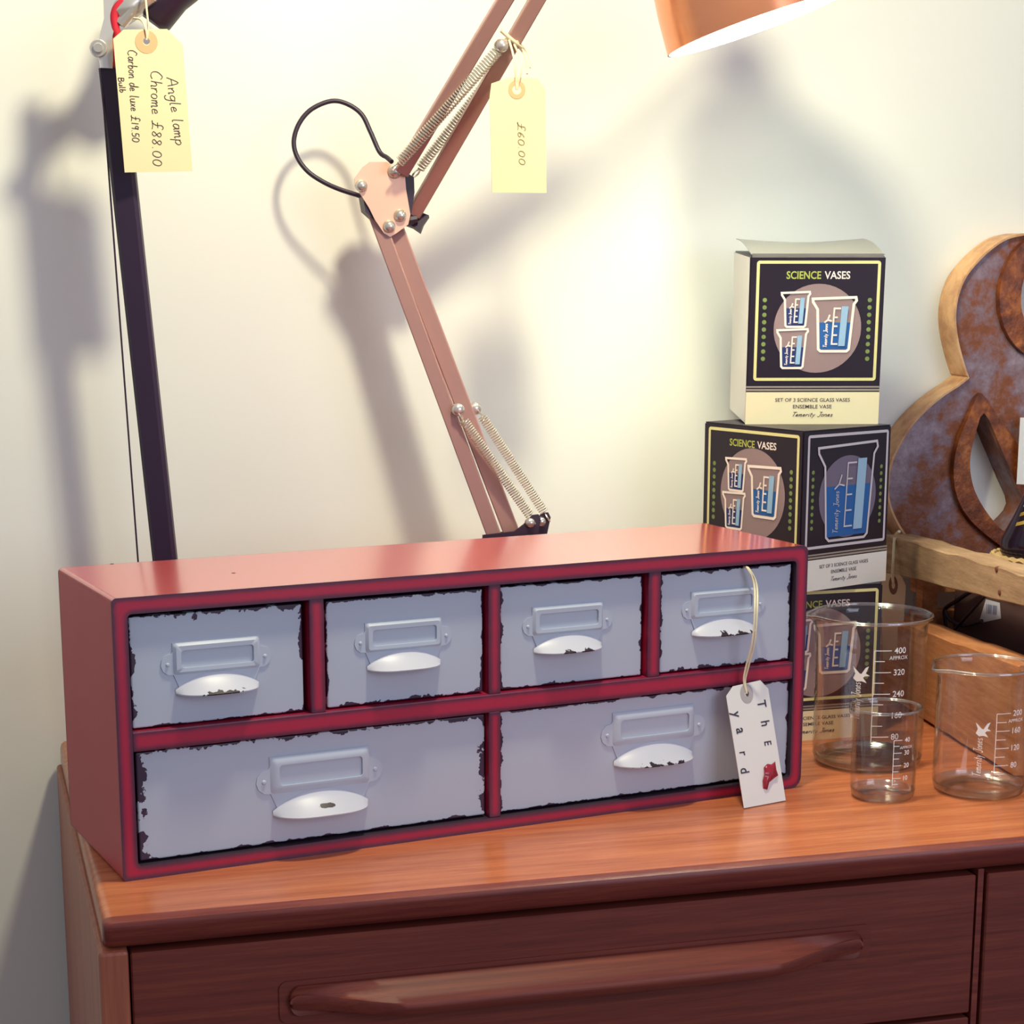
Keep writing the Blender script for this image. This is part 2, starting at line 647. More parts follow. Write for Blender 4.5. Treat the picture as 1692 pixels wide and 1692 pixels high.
t.set(t.ramp(t.noise(40, 6, 0.7), [(0.35, srgb(74, 34, 24)), (0.52, srgb(128, 66, 30)), (0.68, srgb(176, 104, 46))]), 0.34, 0.3)
t.bump(t.noise(90, 4), 0.4, 0.002)
M['amp_rust'] = t.m
t = NT('marquee_band')
t.set(t.ramp(t.noise(34, 5, 0.65), [(0.3, srgb(170, 116, 76)), (0.55, srgb(212, 164, 116)), (0.75, srgb(226, 184, 138))]), 0.5, 0.1)
M['amp_band'] = t.m
M['gold'] = plain('gold_foil', srgb(214, 178, 84), 0.3, 0.8)
M['whiteprint'] = plain('white_enamel_print', srgb(240, 236, 230), 0.6, 0, 0.3, 0.02)


def glass_mat(name, tint, rough=0.02, edge=0.62, base=0.035, power=2.6):
    """thin walled glass: clear, mirror-like at grazing angles"""
    t = NT(name)
    tr = t.n('ShaderNodeBsdfTransparent')
    gl = t.n('ShaderNodeBsdfGlossy')
    gl.inputs['Roughness'].default_value = rough
    lw = t.n('ShaderNodeLayerWeight')
    lw.inputs['Blend'].default_value = 0.5
    t.l(t.mix(t.math('POWER', lw.outputs['Facing'], 5.0), (0.985, 0.985, 0.98, 1), tint), tr.inputs['Color'])
    mx = t.n('ShaderNodeMixShader')
    t.l(t.math('ADD', t.math('MULTIPLY', t.math('POWER', lw.outputs['Facing'], power), edge), base, True), mx.inputs[0])
    t.l(tr.outputs[0], mx.inputs[1])
    t.l(gl.outputs[0], mx.inputs[2])
    t.l(mx.outputs[0], t.out.inputs['Surface'])
    return t.m


M['glass'] = glass_mat('beaker_glass', (0.95, 0.94, 0.92, 1), 0.02, 0.55)
M['glass_rim'] = glass_mat('beaker_rim_glass', (0.93, 0.92, 0.90, 1), 0.10, 0.7, 0.22, 2.0)
M['cello'] = glass_mat('cellophane', (0.72, 0.70, 0.74, 1), 0.12, 0.9)


def chipped(name, wd, ht, wear, seed, base=srgb(182, 189, 203)):
    """painted drawer front whose paint has chipped away along its four edges (left, right, bottom, top)"""
    t = NT(name)
    oc = t.n('ShaderNodeTexCoord').outputs['Object']
    sx = t.n('ShaderNodeSeparateXYZ')
    t.l(oc, sx.inputs[0])
    x, z = sx.outputs[0], sx.outputs[2]
    ds = []
    for v, k in ((x, wear[0]), (t.math('SUBTRACT', wd, x), wear[1]), (z, wear[2]), (t.math('SUBTRACT', ht, z), wear[3])):
        ds.append(t.math('DIVIDE', v, k))
    d = t.math('MINIMUM', t.math('MINIMUM', ds[0], ds[1]), t.math('MINIMUM', ds[2], ds[3]))
    mp = t.n('ShaderNodeMapping')
    mp.inputs['Location'].default_value = (seed * 3.1, seed, seed * 1.7)
    t.l(oc, mp.inputs[0])
    n1 = t.noise(75, 2, 0.5, vec=mp.outputs[0])
    n2 = t.noise(420, 3, 0.6, vec=mp.outputs[0])
    th = t.math('ADD', t.math('MULTIPLY', t.math('SUBTRACT', n1, 0.44), 8.0), t.math('MULTIPLY', t.math('SUBTRACT', n2, 0.5), 2.4))
    th = t.math('ADD', th, 0.25)
    chip = t.math('LESS_THAN', d, th)
    # now and then the undercoat shows as a pale grey scar
    col = t.mix(t.noise(14, 3, vec=mp.outputs[0]), base, tuple(c * 0.95 for c in base[:3]) + (1,))
    t.set(t.mix(chip, col, srgb(58, 38, 60)), 0.42, 0, 0.45)
    t.bump(t.math('SUBTRACT', 1.0, chip), 0.5, 0.0004)
    return t.m


# ------------------------------------------------------------------ the setting
WY = 0.56
bm = NB()
add_box(bm, (-2.2, WY, -0.75), (3.0, WY + 0.1, 1.75))
o = finish(bm, 'wall_back', M['wall'])
o['kind'] = 'structure'
bm = NB()
add_box(bm, (-2.2, -3.6, -0.80), (3.0, WY, -0.75))
o = finish(bm, 'floor', M['floor'])
o['kind'] = 'structure'

# ------------------------------------------------------------------ sideboard
SB = thing('sideboard', 'long orange teak sideboard with a carved drawer handle, under everything else', 'sideboard', (0, 0, -0.75))
SBW, SBD = 1.45, 0.545


def slab_profile(y0, y1, z0, z1, rf, seg=6):
    """side view of the top: rounded front nose and softly rounded back"""
    pts = []
    for k in range(seg + 1):
        a = PI / 2 + PI / 2 * k / seg
        pts.append((y0 + rf + rf * math.cos(a), z1 - rf + rf * math.sin(a)))
    for k in range(seg + 1):
        a = PI + PI / 2 * k / seg
        pts.append((y0 + rf + rf * math.cos(a), z0 + rf + rf * math.sin(a)))
    pts += [(y1, z0), (y1, z1 - 0.004), (y1 - 0.004, z1)]
    return pts


# top, its left end softly rounded over
bm = NB()
prof = [(0.0105, 0.0), (0.0105, -0.0225), (SBD, -0.0225), (SBD, -0.004), (SBD - 0.004, 0.0)]
xs = [(0.0, 0.006), (0.0012, 0.0025), (0.004, 0.0006), (0.008, 0.0), (SBW, 0.0)]
rings = []
cyz = (0.27, -0.011)
for x, ins in xs:
    rg = []
    for (y, z) in prof:
        zz = z - ins if z > -0.011 else z + ins * 0.5
        yy = y + ins if y < 0.27 else y - ins
        rg.append(bm.verts.new((x, yy, zz)))
    rings.append(rg)
for a, b in zip(rings, rings[1:]):
    for k in range(len(a)):
        bm.faces.new((a[k], a[(k + 1) % len(a)], b[(k + 1) % len(b)], b[k]))
bm.faces.new(rings[0])
bm.faces.new(list(reversed(rings[-1])))
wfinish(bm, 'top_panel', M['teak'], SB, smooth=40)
# solid lipping along the front, cut back underneath
bm = NB()
pl_ = [(0.0104, 0.0), (0.0016, -0.0002), (-0.0012, -0.0012), (-0.0024, -0.0036), (-0.0018, -0.0075), (0.0030, -0.0170), (0.0060, -0.0212), (0.0104, -0.0225)]
rings = []
for x, ins in ((0.0, 0.0045), (0.0010, 0.0022), (0.0035, 0.0007), (0.008, 0.0), (SBW, 0.0)):
    rings.append([bm.verts.new((x, y + (ins if y < 0.01 else 0), z - (ins * 0.6 if z > -0.01 else -ins * 0.6))) for y, z in pl_])
for a, b in zip(rings, rings[1:]):
    for k in range(len(a)):
        bm.faces.new((a[k], a[(k + 1) % len(a)], b[(k + 1) % len(b)], b[k]))
bm.faces.new(rings[0])
bm.faces.new(list(reversed(rings[-1])))
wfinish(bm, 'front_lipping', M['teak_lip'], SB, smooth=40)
for x0, x1 in ((-0.004, 0.0165), (SBW - 0.02, SBW)):
    bm = NB()
    add_box(bm, (x0, 0.0, -0.62), (x1, SBD - 0.003, -0.0226), 0.003, 2)
    wfinish(bm, 'side_panel', M['teak_side'], SB)
bm = NB()
add_box(bm, (0.0166, 0.03, -0.62), (SBW - 0.0202, SBD - 0.004, -0.0227))
wfinish(bm, 'carcass', M['teak_dark'], SB)
bm = NB()
add_box(bm, (0.6815, 0.006, -0.62), (0.6865, 0.03, -0.0227))
wfinish(bm, 'divider', M['teak_lip'], SB)
for x0, y0 in ((0.05, 0.05), (0.05, 0.48), (SBW - 0.05, 0.05), (SBW - 0.05, 0.48)):
    bm = NB()
    add_lathe(bm, [(0.012, -0.75), (0.018, -0.6201)], (x0, y0, 0), seg=16)
    wfinish(bm, 'leg', M['teak_dark'], SB, smooth=40)


def carved_handle(x0, x1, zt, zb):
    bm = NB()
    N = 64
    rings = []
    for i in range(N + 1):
        tt = (1 - math.cos(PI * i / N)) / 2
        e = min(1.0, min(tt, 1 - tt) / 0.20)
        e = e * e * (3 - 2 * e)
        p = 0.0045 + 0.017 * e
        x = x0 + (x1 - x0) * tt
        zc = (zt + zb) / 2
        r = min(1.0, math.sqrt(max(0.02, 1 - max(0.0, 1 - min(tt, 1 - tt) / 0.016) ** 2)))
        lip_t = zc + (0.006 - 0.008 * e) * r
        lip_b = zc + (-0.006 - 0.006 * e) * r
        sec = [(0.0, zc + (zt - zc) * r), (-0.0035, zc + (zt - zc) * r * 0.97), (-p * 0.32 - 0.001, zc + (zt - zc) * r * 0.62), (-p * 0.7, zc + 0.0025 * r),
               (-p, lip_t), (-p - 0.001, (lip_t + lip_b) / 2), (-p + 0.0015, lip_b), (-p * 0.45, lip_b + 0.001 * e),
               (-0.003, zc + (zb - zc) * r * 0.9), (0.0, zc + (zb - zc) * r)]
        rings.append([bm.verts.new((x, 0.002 + y, z)) for y, z in sec])
    for a, b in zip(rings, rings[1:]):
        for k in range(len(a) - 1):
            bm.faces.new((a[k], a[k + 1], b[k + 1], b[k]))
    bm.faces.new(rings[0])
    bm.faces.new(list(reversed(rings[-1])))
    return bm


def rounded_plate(bm, x0, x1, z0, z1, y0, y1, r):
    pts = []
    for cx, cz, a0 in ((x1 - r, z1 - r, 0), (x0 + r, z1 - r, PI / 2), (x0 + r, z0 + r, PI), (x1 - r, z0 + r, 1.5 * PI)):
        for k in range(5):
            a = a0 + PI / 2 * k / 4
            pts.append((cx + r * math.cos(a), y0, cz + r * math.sin(a)))
    add_prism(bm, pts, (0, y1 - y0, 0))


for k, (zt, zb) in enumerate(((-0.0265, -0.1425), (-0.1465, -0.29), (-0.294, -0.44), (-0.444, -0.60))):
    bm = NB()
    add_box(bm, (0.0180, 0.004, zb), (0.6790, 0.028, zt), 0.0012)
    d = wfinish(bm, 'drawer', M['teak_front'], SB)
    c = zt - 0.047 if k == 0 else (zt + zb) / 2
    bm = NB()
    rounded_plate(bm, 0.122, 0.588, c - 0.0165, c + 0.0155, 0.0026, 0.0042, 0.006)
    h = wfinish(bm, 'handle', M['teak_front'], d)
    bm2 = carved_handle(0.129, 0.580, c + 0.0118, c - 0.0115)
    me = bpy.data.meshes.new('tmp')
    bm2.to_mesh(me)
    bm2.free()
    bb = NB()
    bb.from_mesh(h.data)
    me.transform(ROOTM[SB.name].inverted())
    bb.from_mesh(me)
    bpy.data.meshes.remove(me)
    bmesh.ops.recalc_face_normals(bb, faces=bb.faces)
    bb.to_mesh(h.data)
    bb.free()
    for p in h.data.polygons:
        p.use_smooth = True
    h.data.set_sharp_from_angle(angle=math.radians(45))
for x0, x1 in ((0.6890, 1.056), (1.060, SBW - 0.0215)):
    bm = NB()
    add_box(bm, (x0, 0.004, -0.60), (x1, 0.028, -0.0265), 0.0012)
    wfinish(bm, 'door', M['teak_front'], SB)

# ------------------------------------------------------------------ red cabinet of six drawers
CX, CYY, TH = 0.021558, 0.086810, 0.181129
CW_, CD, CH = 0.600, 0.1596, 0.2125
CAB = thing('drawer_cabinet', 'small red painted cabinet with six chipped pale blue drawers', 'cabinet', (CX, CYY, 0.0), TH)
CABM = ROOTM[CAB.name]


def rrect(x0, x1, z0, z1, r, seg=5):
    rs = r if isinstance(r, (list, tuple)) else [r] * 4
    pts = []
    for (cx, cz, a0), q in zip(((x1, z1, 0), (x0, z1, PI / 2), (x0, z0, PI), (x1, z0, 1.5 * PI)), rs):
        sx = -1 if cx == x1 else 1
        sz = -1 if cz == z1 else 1
        for k in range(seg + 1):
            a = a0 + PI / 2 * k / seg
            pts.append((cx + sx * q + q * math.cos(a), cz + sz * q + q * math.sin(a)))
    return pts


# outer shell: rounded sleeve, 10 mm thick, open to the front
bm = NB()
outer = rrect(0, CW_, 0, CH, [0.0055, 0.004, 0.003, 0.010])
inner = rrect(0.0115, CW_ - 0.0115, 0.0105, CH - 0.0125, 0.003)
n = len(outer)
of = [bm.verts.new((x, 0.0, z)) for x, z in outer]
ob = [bm.verts.new((x, CD, z)) for x, z in outer]
inf = [bm.verts.new((x, 0.0, z)) for x, z in inner]
inb = [bm.verts.new((x, CD - 0.006, z)) for x, z in inner]
for k in range(n):
    j = (k + 1) % n
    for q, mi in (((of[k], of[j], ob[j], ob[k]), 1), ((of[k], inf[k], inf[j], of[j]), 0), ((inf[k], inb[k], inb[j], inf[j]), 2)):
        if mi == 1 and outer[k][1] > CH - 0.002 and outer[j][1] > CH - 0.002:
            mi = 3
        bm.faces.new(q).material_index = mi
bm.faces.new(ob).material_index = 1
bm.faces.new(list(reversed(inb))).material_index = 0
finish(bm, 'body', [M['red'], M['red_top'], M['inside'], M['red_lit_gloss']], CAB, smooth=35)
# rails between the drawers
MZ0, MZ1 = 0.0975, 0.1125
bm = NB()
add_box(bm, (0.0112, 0.0003, MZ0), (CW_ - 0.0112, 0.14, MZ1), 0.001, 2)
finish(bm, 'rail', M['red'], CAB)
VD = [(0.1505, 0.1625, 1), (0.3000, 0.3105, 1), (0.4450, 0.4565, 1), (0.3000, 0.3105, 0)]
for x0, x1, top in VD:
    bm = NB()
    if top:
        add_box(bm, (x0, 0.0006, MZ1 - 0.0005), (x1, 0.14, CH - 0.0122), 0.001, 2)
    else:
        add_box(bm, (x0, 0.0006, 0.0102), (x1, 0.14, MZ0 + 0.0005), 0.001, 2)
    finish(bm, 'rail', M['red'], CAB)
# small dark knocks on the top
for px, py in ((185, 932), (386, 947)):
    p = CABM.inverted() @ atz(px, py, CH)
    bm = NB()
    add_lathe(bm, [(0.0, 0.0003), (0.0014, 0.0002), (0.0024, -0.0002)], (p.x, p.y, CH), seg=9)
    finish(bm, 'knock', M['stain'], CAB)


def pull_parts(drawer, cx, zt, s=1.0, chip=0):
    """label holder with a half moon finger tray; cx, zt: centre and top of its label frame, drawer local"""
    Wf, Hf = 0.0655 * s, 0.0235 * s        # label frame
    y = 0.0
    # plate with two ears and the tray's root
    zb = zt - Hf
    out = []
    ear = 0.0095 * s
    def arc(cx_, cz_, r, a0, a1, n=6):
        return [(cx_ + r * math.cos(a0 + (a1 - a0) * k / n), cz_ + r * math.sin(a0 + (a1 - a0) * k / n)) for k in range(n + 1)]
    hw = Wf / 2
    out += [(-hw, zt), ]
    out += [(-hw, zt - 0.006 * s)]
    out += arc(-hw - 0.001 * s, zb + 0.008 * s, 0.0080 * s, PI / 2, 1.55 * PI)
    out += [(-hw + 0.004 * s, zb - 0.009 * s), (-hw + 0.012 * s, zb - 0.0125 * s)]
    out += [(-q[0], q[1]) for q in reversed(out)]
    bm = NB()
    add_prism(bm, [(cx + a, y - 0.0009, b) for a, b in out], (0, 0.0011, 0))
    # rivets
    for sg in (-1, 1):
        add_lathe(bm, [(0.0, 0.0021), (0.0010 * s, 0.0019), (0.0016 * s, 0.0008)], (cx + sg * (hw + 0.004 * s), y, zb + 0.008 * s), (0, -1, 0), 10)
    # raised frame round the label window
    fo = rrect(cx - hw, cx + hw, zb, zt, 0.0025 * s, 3)
    fm = rrect(cx - hw + 0.0022 * s, cx + hw - 0.0022 * s, zb + 0.0022 * s, zt - 0.0022 * s, 0.002 * s, 3)
    fi = rrect(cx - hw + 0.0058 * s, cx + hw - 0.0050 * s, zb + 0.0050 * s, zt - 0.0056 * s, 0.0022 * s, 3)
    lay = [(fo, -0.0008), (fm, -0.0030), (fi, -0.0028), (fi, -0.0010)]
    rg = [[bm.verts.new((a, y + yy, b)) for a, b in f] for f, yy in lay]
    for a, b in zip(rg, rg[1:]):
        for k in range(len(a)):
            bm.faces.new((a[k], a[(k + 1) % len(a)], b[(k + 1) % len(a)], b[k]))
    holder = finish(bm, 'label_holder', M['holder'], drawer, smooth=40)
    # finger tray
    bm = NB()
    A, B = 28, 8
    hx = 0.0315 * s
    z0, drop, dep = zb - 0.0002 * s, 0.0132 * s, 0.0155 * s
    for layer, th in ((0, 0.0), (1, 0.0008)):
        g = []
        for i in range(A + 1):
            u = -1 + 2 * i / A
            dd = dep * max(0.0, 1 - abs(u) ** 3.4) ** 0.7
            col = []
            for j in range(B + 1):
                v = j / B
                zr = z0 - 0.0105 * s * (abs(u) ** 2)            # root sinks towards the ends
                zl = z0 - drop                                  # the lip is level
                f = v ** 0.82
                col.append(bm.verts.new((cx + u * hx, y - 0.0010 - dd * v ** 1.12 + th * 0.3, zr + (zl - zr) * f - th)))
            g.append(col)
        for i in range(A):
            for j in range(B):
                bm.faces.new((g[i][j], g[i + 1][j], g[i + 1][j + 1], g[i][j + 1]))
        if layer == 0:
            g0 = g
        else:
            for i in range(A):
                bm.faces.new((g0[i][B], g0[i + 1][B], g[i + 1][B], g[i][B]))
    m = M['pull']
    if chip:
        t = NT('chipped_tray')
        oc = t.n('ShaderNodeTexCoord').outputs['Object']
        mp = t.n('ShaderNodeMapping')
        mp.inputs['Location'].default_value = (chip * 1.3, chip * 0.7, 0)
        t.l(oc, mp.inputs[0])
        sx = t.n('ShaderNodeSeparateXYZ')
        t.l(oc, sx.inputs[0])
        near = t.math('DIVIDE', t.math('SUBTRACT', t.math('MULTIPLY', sx.outputs[1], -1.0), dep * 0.70), dep * 0.30)
        fac = t.math('ADD', t.math('MULTIPLY', near, 0.20), t.noise(150, 3, 0.6, vec=mp.outputs[0]))
        hit = t.math('GREATER_THAN', fac, 0.685)
        if chip == 5:
            ea = t.math('POWER', t.math('ABSOLUTE', t.math('DIVIDE', t.math('SUBTRACT', sx.outputs[0], cx + 0.001), 0.0085)), 2.0)
            eb = t.math('POWER', t.math('ABSOLUTE', t.math('DIVIDE', t.math('ADD', sx.outputs[1], dep * 0.62), 0.0026)), 2.0)
            el = t.math('ADD', t.math('ADD', ea, eb), t.math('MULTIPLY', t.noise(300, 3, 0.6), 1.4))
            hit = t.math('LESS_THAN', el, 1.35)
        t.set(t.mix(hit, srgb(196, 196, 208), srgb(40, 26, 38)), 0.4)
        m = t.m
    finish(bm, 'finger_tray', m, drawer, smooth=60, recalc=False)
    return holder


# (x0, x1, z0, z1, wear l/r/b/t, pull centre x, pull frame top z, scale, chip seed)
DR = [
    (0.0135, 0.1465, 0.1140, 0.1968, (0.0022, 0.0022, 0.0011, 0.0024), 0.0785, 0.1752, 1.02, 1),
    (0.1655, 0.2970, 0.1140, 0.1968, (0.0010, 0.0013, 0.0018, 0.0016), 0.2290, 0.1775, 0.98, 0),
    (0.3125, 0.4415, 0.1140, 0.1968, (0.0013, 0.0014, 0.0012, 0.0008), 0.3725, 0.1785, 0.98, 3),
    (0.4590, 0.5872, 0.1140, 0.1968, (0.0016, 0.0016, 0.0019, 0.0013), 0.5200, 0.1800, 0.98, 7),
    (0.0145, 0.2985, 0.0125, 0.0955, (0.0058, 0.0036, 0.0012, 0.0020), 0.1580, 0.0808, 1.24, 5),
    (0.3120, 0.5885, 0.0125, 0.0955, (0.0014, 0.0014, 0.0012, 0.0012), 0.4540, 0.0845, 1.20, 9),
]
for k, (x0, x1, z0, z1, wear, pcx, pzt, s, chip) in enumerate(DR):
    wd, ht = x1 - x0, z1 - z0
    bm = NB()
    add_box(bm, (0, 0, 0), (wd, 0.012, ht), 0.0012, 2)
    add_box(bm, (0.003, 0.0119, 0.002), (wd - 0.003, 0.125, ht - 0.01))
    d = finish(bm, 'drawer', chipped('chipped_drawer_paint', wd, ht, wear, k + 1.0), CAB)
    d.location = (x0, 0.0055, z0)
    pull_parts(d, pcx - x0, pzt - z0, s, chip)

# ------------------------------------------------------------------ tags
def eyelet(bm, plane, px, py, r_out, r_in, off, sy=1.0):
    c = plane.at(px, py, off)
    x = (plane.at(px + 10, py, off) - c).normalized()
    y = plane.n.cross(x).normalized()
    a = [bm.verts.new(c + (x * math.cos(2 * PI * k / 20) + y * math.sin(2 * PI * k / 20) * sy) * r_out) for k in range(20)]
    b = [bm.verts.new(c + (x * math.cos(2 * PI * k / 20) + y * math.sin(2 * PI * k / 20) * sy) * r_in) for k in range(20)]
    for k in range(20):
        j = (k + 1) % 20
        bm.faces.new((a[k], a[j], b[j], b[k]))


def hole_disc(bm, plane, px, py, r, off):
    c = plane.at(px, py, off)
    x = (plane.at(px + 10, py, off) - c).normalized()
    y = plane.n.cross(x).normalized()
    bm.faces.new([bm.verts.new(c + (x * math.cos(2 * PI * k / 14) + y * math.sin(2 * PI * k / 14)) * r) for k in range(14)])


def card(name, plane, outline, mat, root, hole=None):
    """card of a tag from its outline; hole = (px, py, radius) is cut through"""
    cu = bpy.data.curves.new('c', 'CURVE')
    cu.dimensions = '2D'
    cu.fill_mode = 'BOTH'
    c0 = plane.at(*outline[0])
    ex = (plane.at(outline[0][0] + 20, outline[0][1]) - c0).normalized()
    ey = plane.n.cross(ex).normalized()
    def add(pts):
        sp = cu.splines.new('POLY')
        sp.points.add(len(pts) - 1)
        for q, p in zip(sp.points, pts):
            q.co = (p[0], p[1], 0, 1)
        sp.use_cyclic_u = True
    def loc(px, py):
        d = plane.at(px, py) - c0
        return (d.dot(ex), d.dot(ey))
    add([loc(*p) for p in outline])
    if hole:
        h = loc(hole[0], hole[1])
        add([(h[0] + hole[2] * math.cos(2 * PI * k / 16), h[1] + hole[2] * math.sin(2 * PI * k / 16)) for k in range(16)])
    cu.extrude = 0.0003
    ob_ = bpy.data.objects.new('c', cu)
    me = bpy.data.meshes.new_from_object(ob_)
    bm = NB()
    bm.from_mesh(me)
    bpy.data.objects.remove(ob_)
    bpy.data.curves.remove(cu)
    bpy.data.meshes.remove(me)
    for v in bm.verts:
        v.co = c0 + ex * v.co.x + ey * v.co.y + plane.n * v.co.z
    return wfinish(bm, name, mat, root)


def px_map(plane, sx, sy, ex_, ey_, off):
    """text frame on a plane: u runs from pixel (sx, sy) towards (ex_, ey_), v to the right hand side of it (image right)"""
    d = Vector((ex_ - sx, ey_ - sy))
    L = d.length
    d.normalize()
    up = Vector((d.y, -d.x))
    return L, (lambda u, v: plane.at(sx + d.x * u + up.x * v, sy + d.y * u + up.y * v, off))


def string(root, pts, r, name='string', mat='cream_string'):
    bm = NB()
    P = spline(pts, 6)
    add_tube(bm, P, r, 6)
    return wfinish(bm, name, M[mat], root, smooth=60)


# ------------------------------------------------------------------ copper desk lamp
YB, Y0, Y1 = 0.4754, 0.4237, 0.378
base_c = Vector((0.418, 0.425, 0.0))
LAMP = thing('copper_desk_lamp', 'copper spring-arm desk lamp with two jointed arms and a lit copper shade', 'lamp', base_c)
bm = NB()
add_lathe(bm, [(0.0, 0.0), (0.085, 0.0), (0.088, 0.004), (0.086, 0.014), (0.078, 0.019), (0.02, 0.022), (0.0, 0.022)], base_c, seg=40)
wfinish(bm, 'base', M['plate'], LAMP, smooth=40)
foot = aty(850, 905, Y0)
bm = NB()
add_tube(bm, [base_c + Vector((0, 0, 0.021)), Vector((foot.x, foot.y, foot.z - 0.02))], 0.009, 14)
wfinish(bm, 'stem', M['chrome'], LAMP, smooth=40)


def dep(py, ytop, ybot, p0, p1):
    f_ = (py - p0) / (p1 - p0)
    return ytop + (ybot - ytop) * f_


rodw = 0.0125
# lower arm: two square rods
for (ax, ay), (bx, by), dy, wd_ in (((617, 345), (822, 900), 0.0, 0.0132), ((647, 360), (853, 900), 0.004, 0.0150)):
    bm = NB()
    add_bar(bm, aty(ax, ay, YB + dy), aty(bx, by, Y0 + dy), wd_, 0.012, R_)
    wfinish(bm, 'lower_rod', M['rod'], LAMP)
# upper arm: two square rods, running on out of the picture
def on_up(px, py, off=0.0):
    """a point on the upper arm, whose depth falls towards the lamp head"""
    return aty(px, py, YB + (Y1 - YB) * (330 - py) / 330 + off)


UE = 150
for (ax, ay), (bx, by) in (((664, 283), (834, 0)), ((684, 352), (887, 0))):
    k = UE / (ay - by)
    ex_, ey_ = bx + (bx - ax) * k, by + (by - ay) * k
    bm = NB()
    add_bar(bm, on_up(ax, ay), on_up(ex_, ey_), 0.0128, 0.012, R_)
    wfinish(bm, 'upper_rod', M['rod'], LAMP)
# joint plates
poly = [(460, 1000), (505, 935), (545, 905), (640, 905), (740, 960), (748, 1060), (772, 1200), (760, 1255), (700, 1300), (660, 1325),
        (625, 1305), (575, 1230), (540, 1160), (490, 1080), (462, 1040)]
poly = [(450 + x / 3.384, y / 3.384) for x, y in poly]
for yy, m in ((YB - 0.0125, 'plate'), (YB + 0.0125, 'plate')):
    bm = NB()
    add_prism(bm, [aty(x, y, yy) for x, y in poly], (0, 0.0018, 0))
    wfinish(bm, 'joint_plate', M[m], LAMP)
# black spacer between the plates
bm = NB()
add_prism(bm, [aty(x, y, YB - 0.0100) for x, y in ((600, 326), (612, 318), (662, 300), (672, 285), (684, 293), (685, 318), (680, 352), (664, 372), (622, 366), (604, 350))], (0, 0.020, 0))
wfinish(bm, 'joint_spacer', M['black'], LAMP)
for px, py, r in ((597, 307, 0.0056), (643, 374, 0.0058), (661, 356, 0.0058), (652, 283, 0.0066)):
    bm = NB()
    add_lathe(bm, [(0.0, 0.0062), (r * 0.45, 0.0058), (r * 0.8, 0.0042), (r, 0.0012), (r, -0.002)], aty(px, py, YB - 0.0125), (0, -1, 0), 18)
    wfinish(bm, 'screw', M['chrome'], LAMP, smooth=50)
# wing knob at the joint
bm = NB()
kc = aty(688, 362, YB + 0.004)
add_tube(bm, [aty(664, 366, YB + 0.004), kc], 0.005, 10)
ang = [(0.012 if k % 2 == 0 else 0.0075) for k in range(8)]
kp = [kc + R_ * (ang[k] * math.cos(2 * PI * k / 8 + 0.3)) + U_ * (ang[k] * math.sin(2 * PI * k / 8 + 0.3)) for k in range(8)]
add_prism(bm, kp, FWD * 0.010)
wfinish(bm, 'wing_knob', M['black'], LAMP)


def spring(p0, p1, R, pitch, wire, hooks=True):
    p0, p1 = Vector(p0), Vector(p1)
    d = p1 - p0
    L = d.length
    d.normalize()
    x, y = frame_of(d)
    turns = L / pitch
    N = int(turns * 9)
    pts = []
    for i in range(N + 1):
        a = 2 * PI * turns * i / N
        pts.append(p0 + d * (L * i / N) + (x * math.cos(a) + y * math.sin(a)) * R)
    bm = NB()
    add_tube(bm, pts, wire, 5)
    if hooks:
        for c, s in ((p0, -1), (p1, 1)):
            pts = [c + d * (s * 0.006) + (x * math.cos(a) + d * s * math.sin(a)) * 0.0045 for a in [2 * PI * k / 14 for k in range(15)]]
            add_tube(bm, pts, wire * 1.1, 5)
    return bm


for p0, p1, R in ((on_up(660, 268, -0.013), on_up(824, 82, -0.013), 0.0046), (on_up(694, 278, 0.013), on_up(842, 84, 0.013), 0.0042)):
    wfinish(spring(p0, p1, R, 0.0027, 0.00078), 'tension_spring', M['spring'], LAMP, smooth=60)
def on_low(px, py, off=0.0):
    return aty(px, py, YB + (Y0 - YB) * (py - 330) / (890 - 330) + off)


for p0, p1, R in ((on_low(766, 694, -0.012), on_low(876, 852, -0.016), 0.0040), (on_low(797, 688, 0.013), on_low(899, 846, 0.012), 0.0040)):
    wfinish(spring(p0, p1, R, 0.0023, 0.00074), 'tension_spring', M['spring'], LAMP, smooth=60)
for (px, py, off) in ((757, 677, -0.012), (785, 675, 0.013)):
    bm = NB()
    add_lathe(bm, [(0.0, 0.005), (0.004, 0.0045), (0.0058, 0.002), (0.0058, -0.004)], on_low(px, py, off), (0, -1, 0), 16)
    wfinish(bm, 'screw', M['chrome'], LAMP, smooth=50)
for (px, py, off) in ((829, 75, -0.013),):
    bm = NB()
    add_lathe(bm, [(0.0, 0.006), (0.004, 0.005), (0.006, 0.002), (0.006, -0.004)], on_up(px, py, off), (0, -1, 0), 16)
    wfinish(bm, 'screw', M['chrome'], LAMP, smooth=50)
# lower bracket in black, with the springs hooked in
for off, sh in ((-0.018, 0), (0.014, 16)):
    bm = NB()
    add_prism(bm, [aty(x + sh, y - sh * 0.2, Y0 + off) for x, y in ((796, 905), (798, 884), (850, 878), (866, 866), (880, 851), (890, 850), (894, 858), (888, 886), (870, 908))], (0, 0.0018, 0))
    wfinish(bm, 'foot_bracket', M['black'], LAMP)
for px, py, off in ((876, 864, -0.0185), (894, 862, 0.013)):
    bm = NB()
    add_lathe(bm, [(0.0, 0.004), (0.003, 0.0036), (0.0045, 0.0015), (0.0045, -0.003)], aty(px, py, Y0 + off), (0, -1, 0), 14)
    wfinish(bm, 'screw', M['chrome'], LAMP, smooth=50)
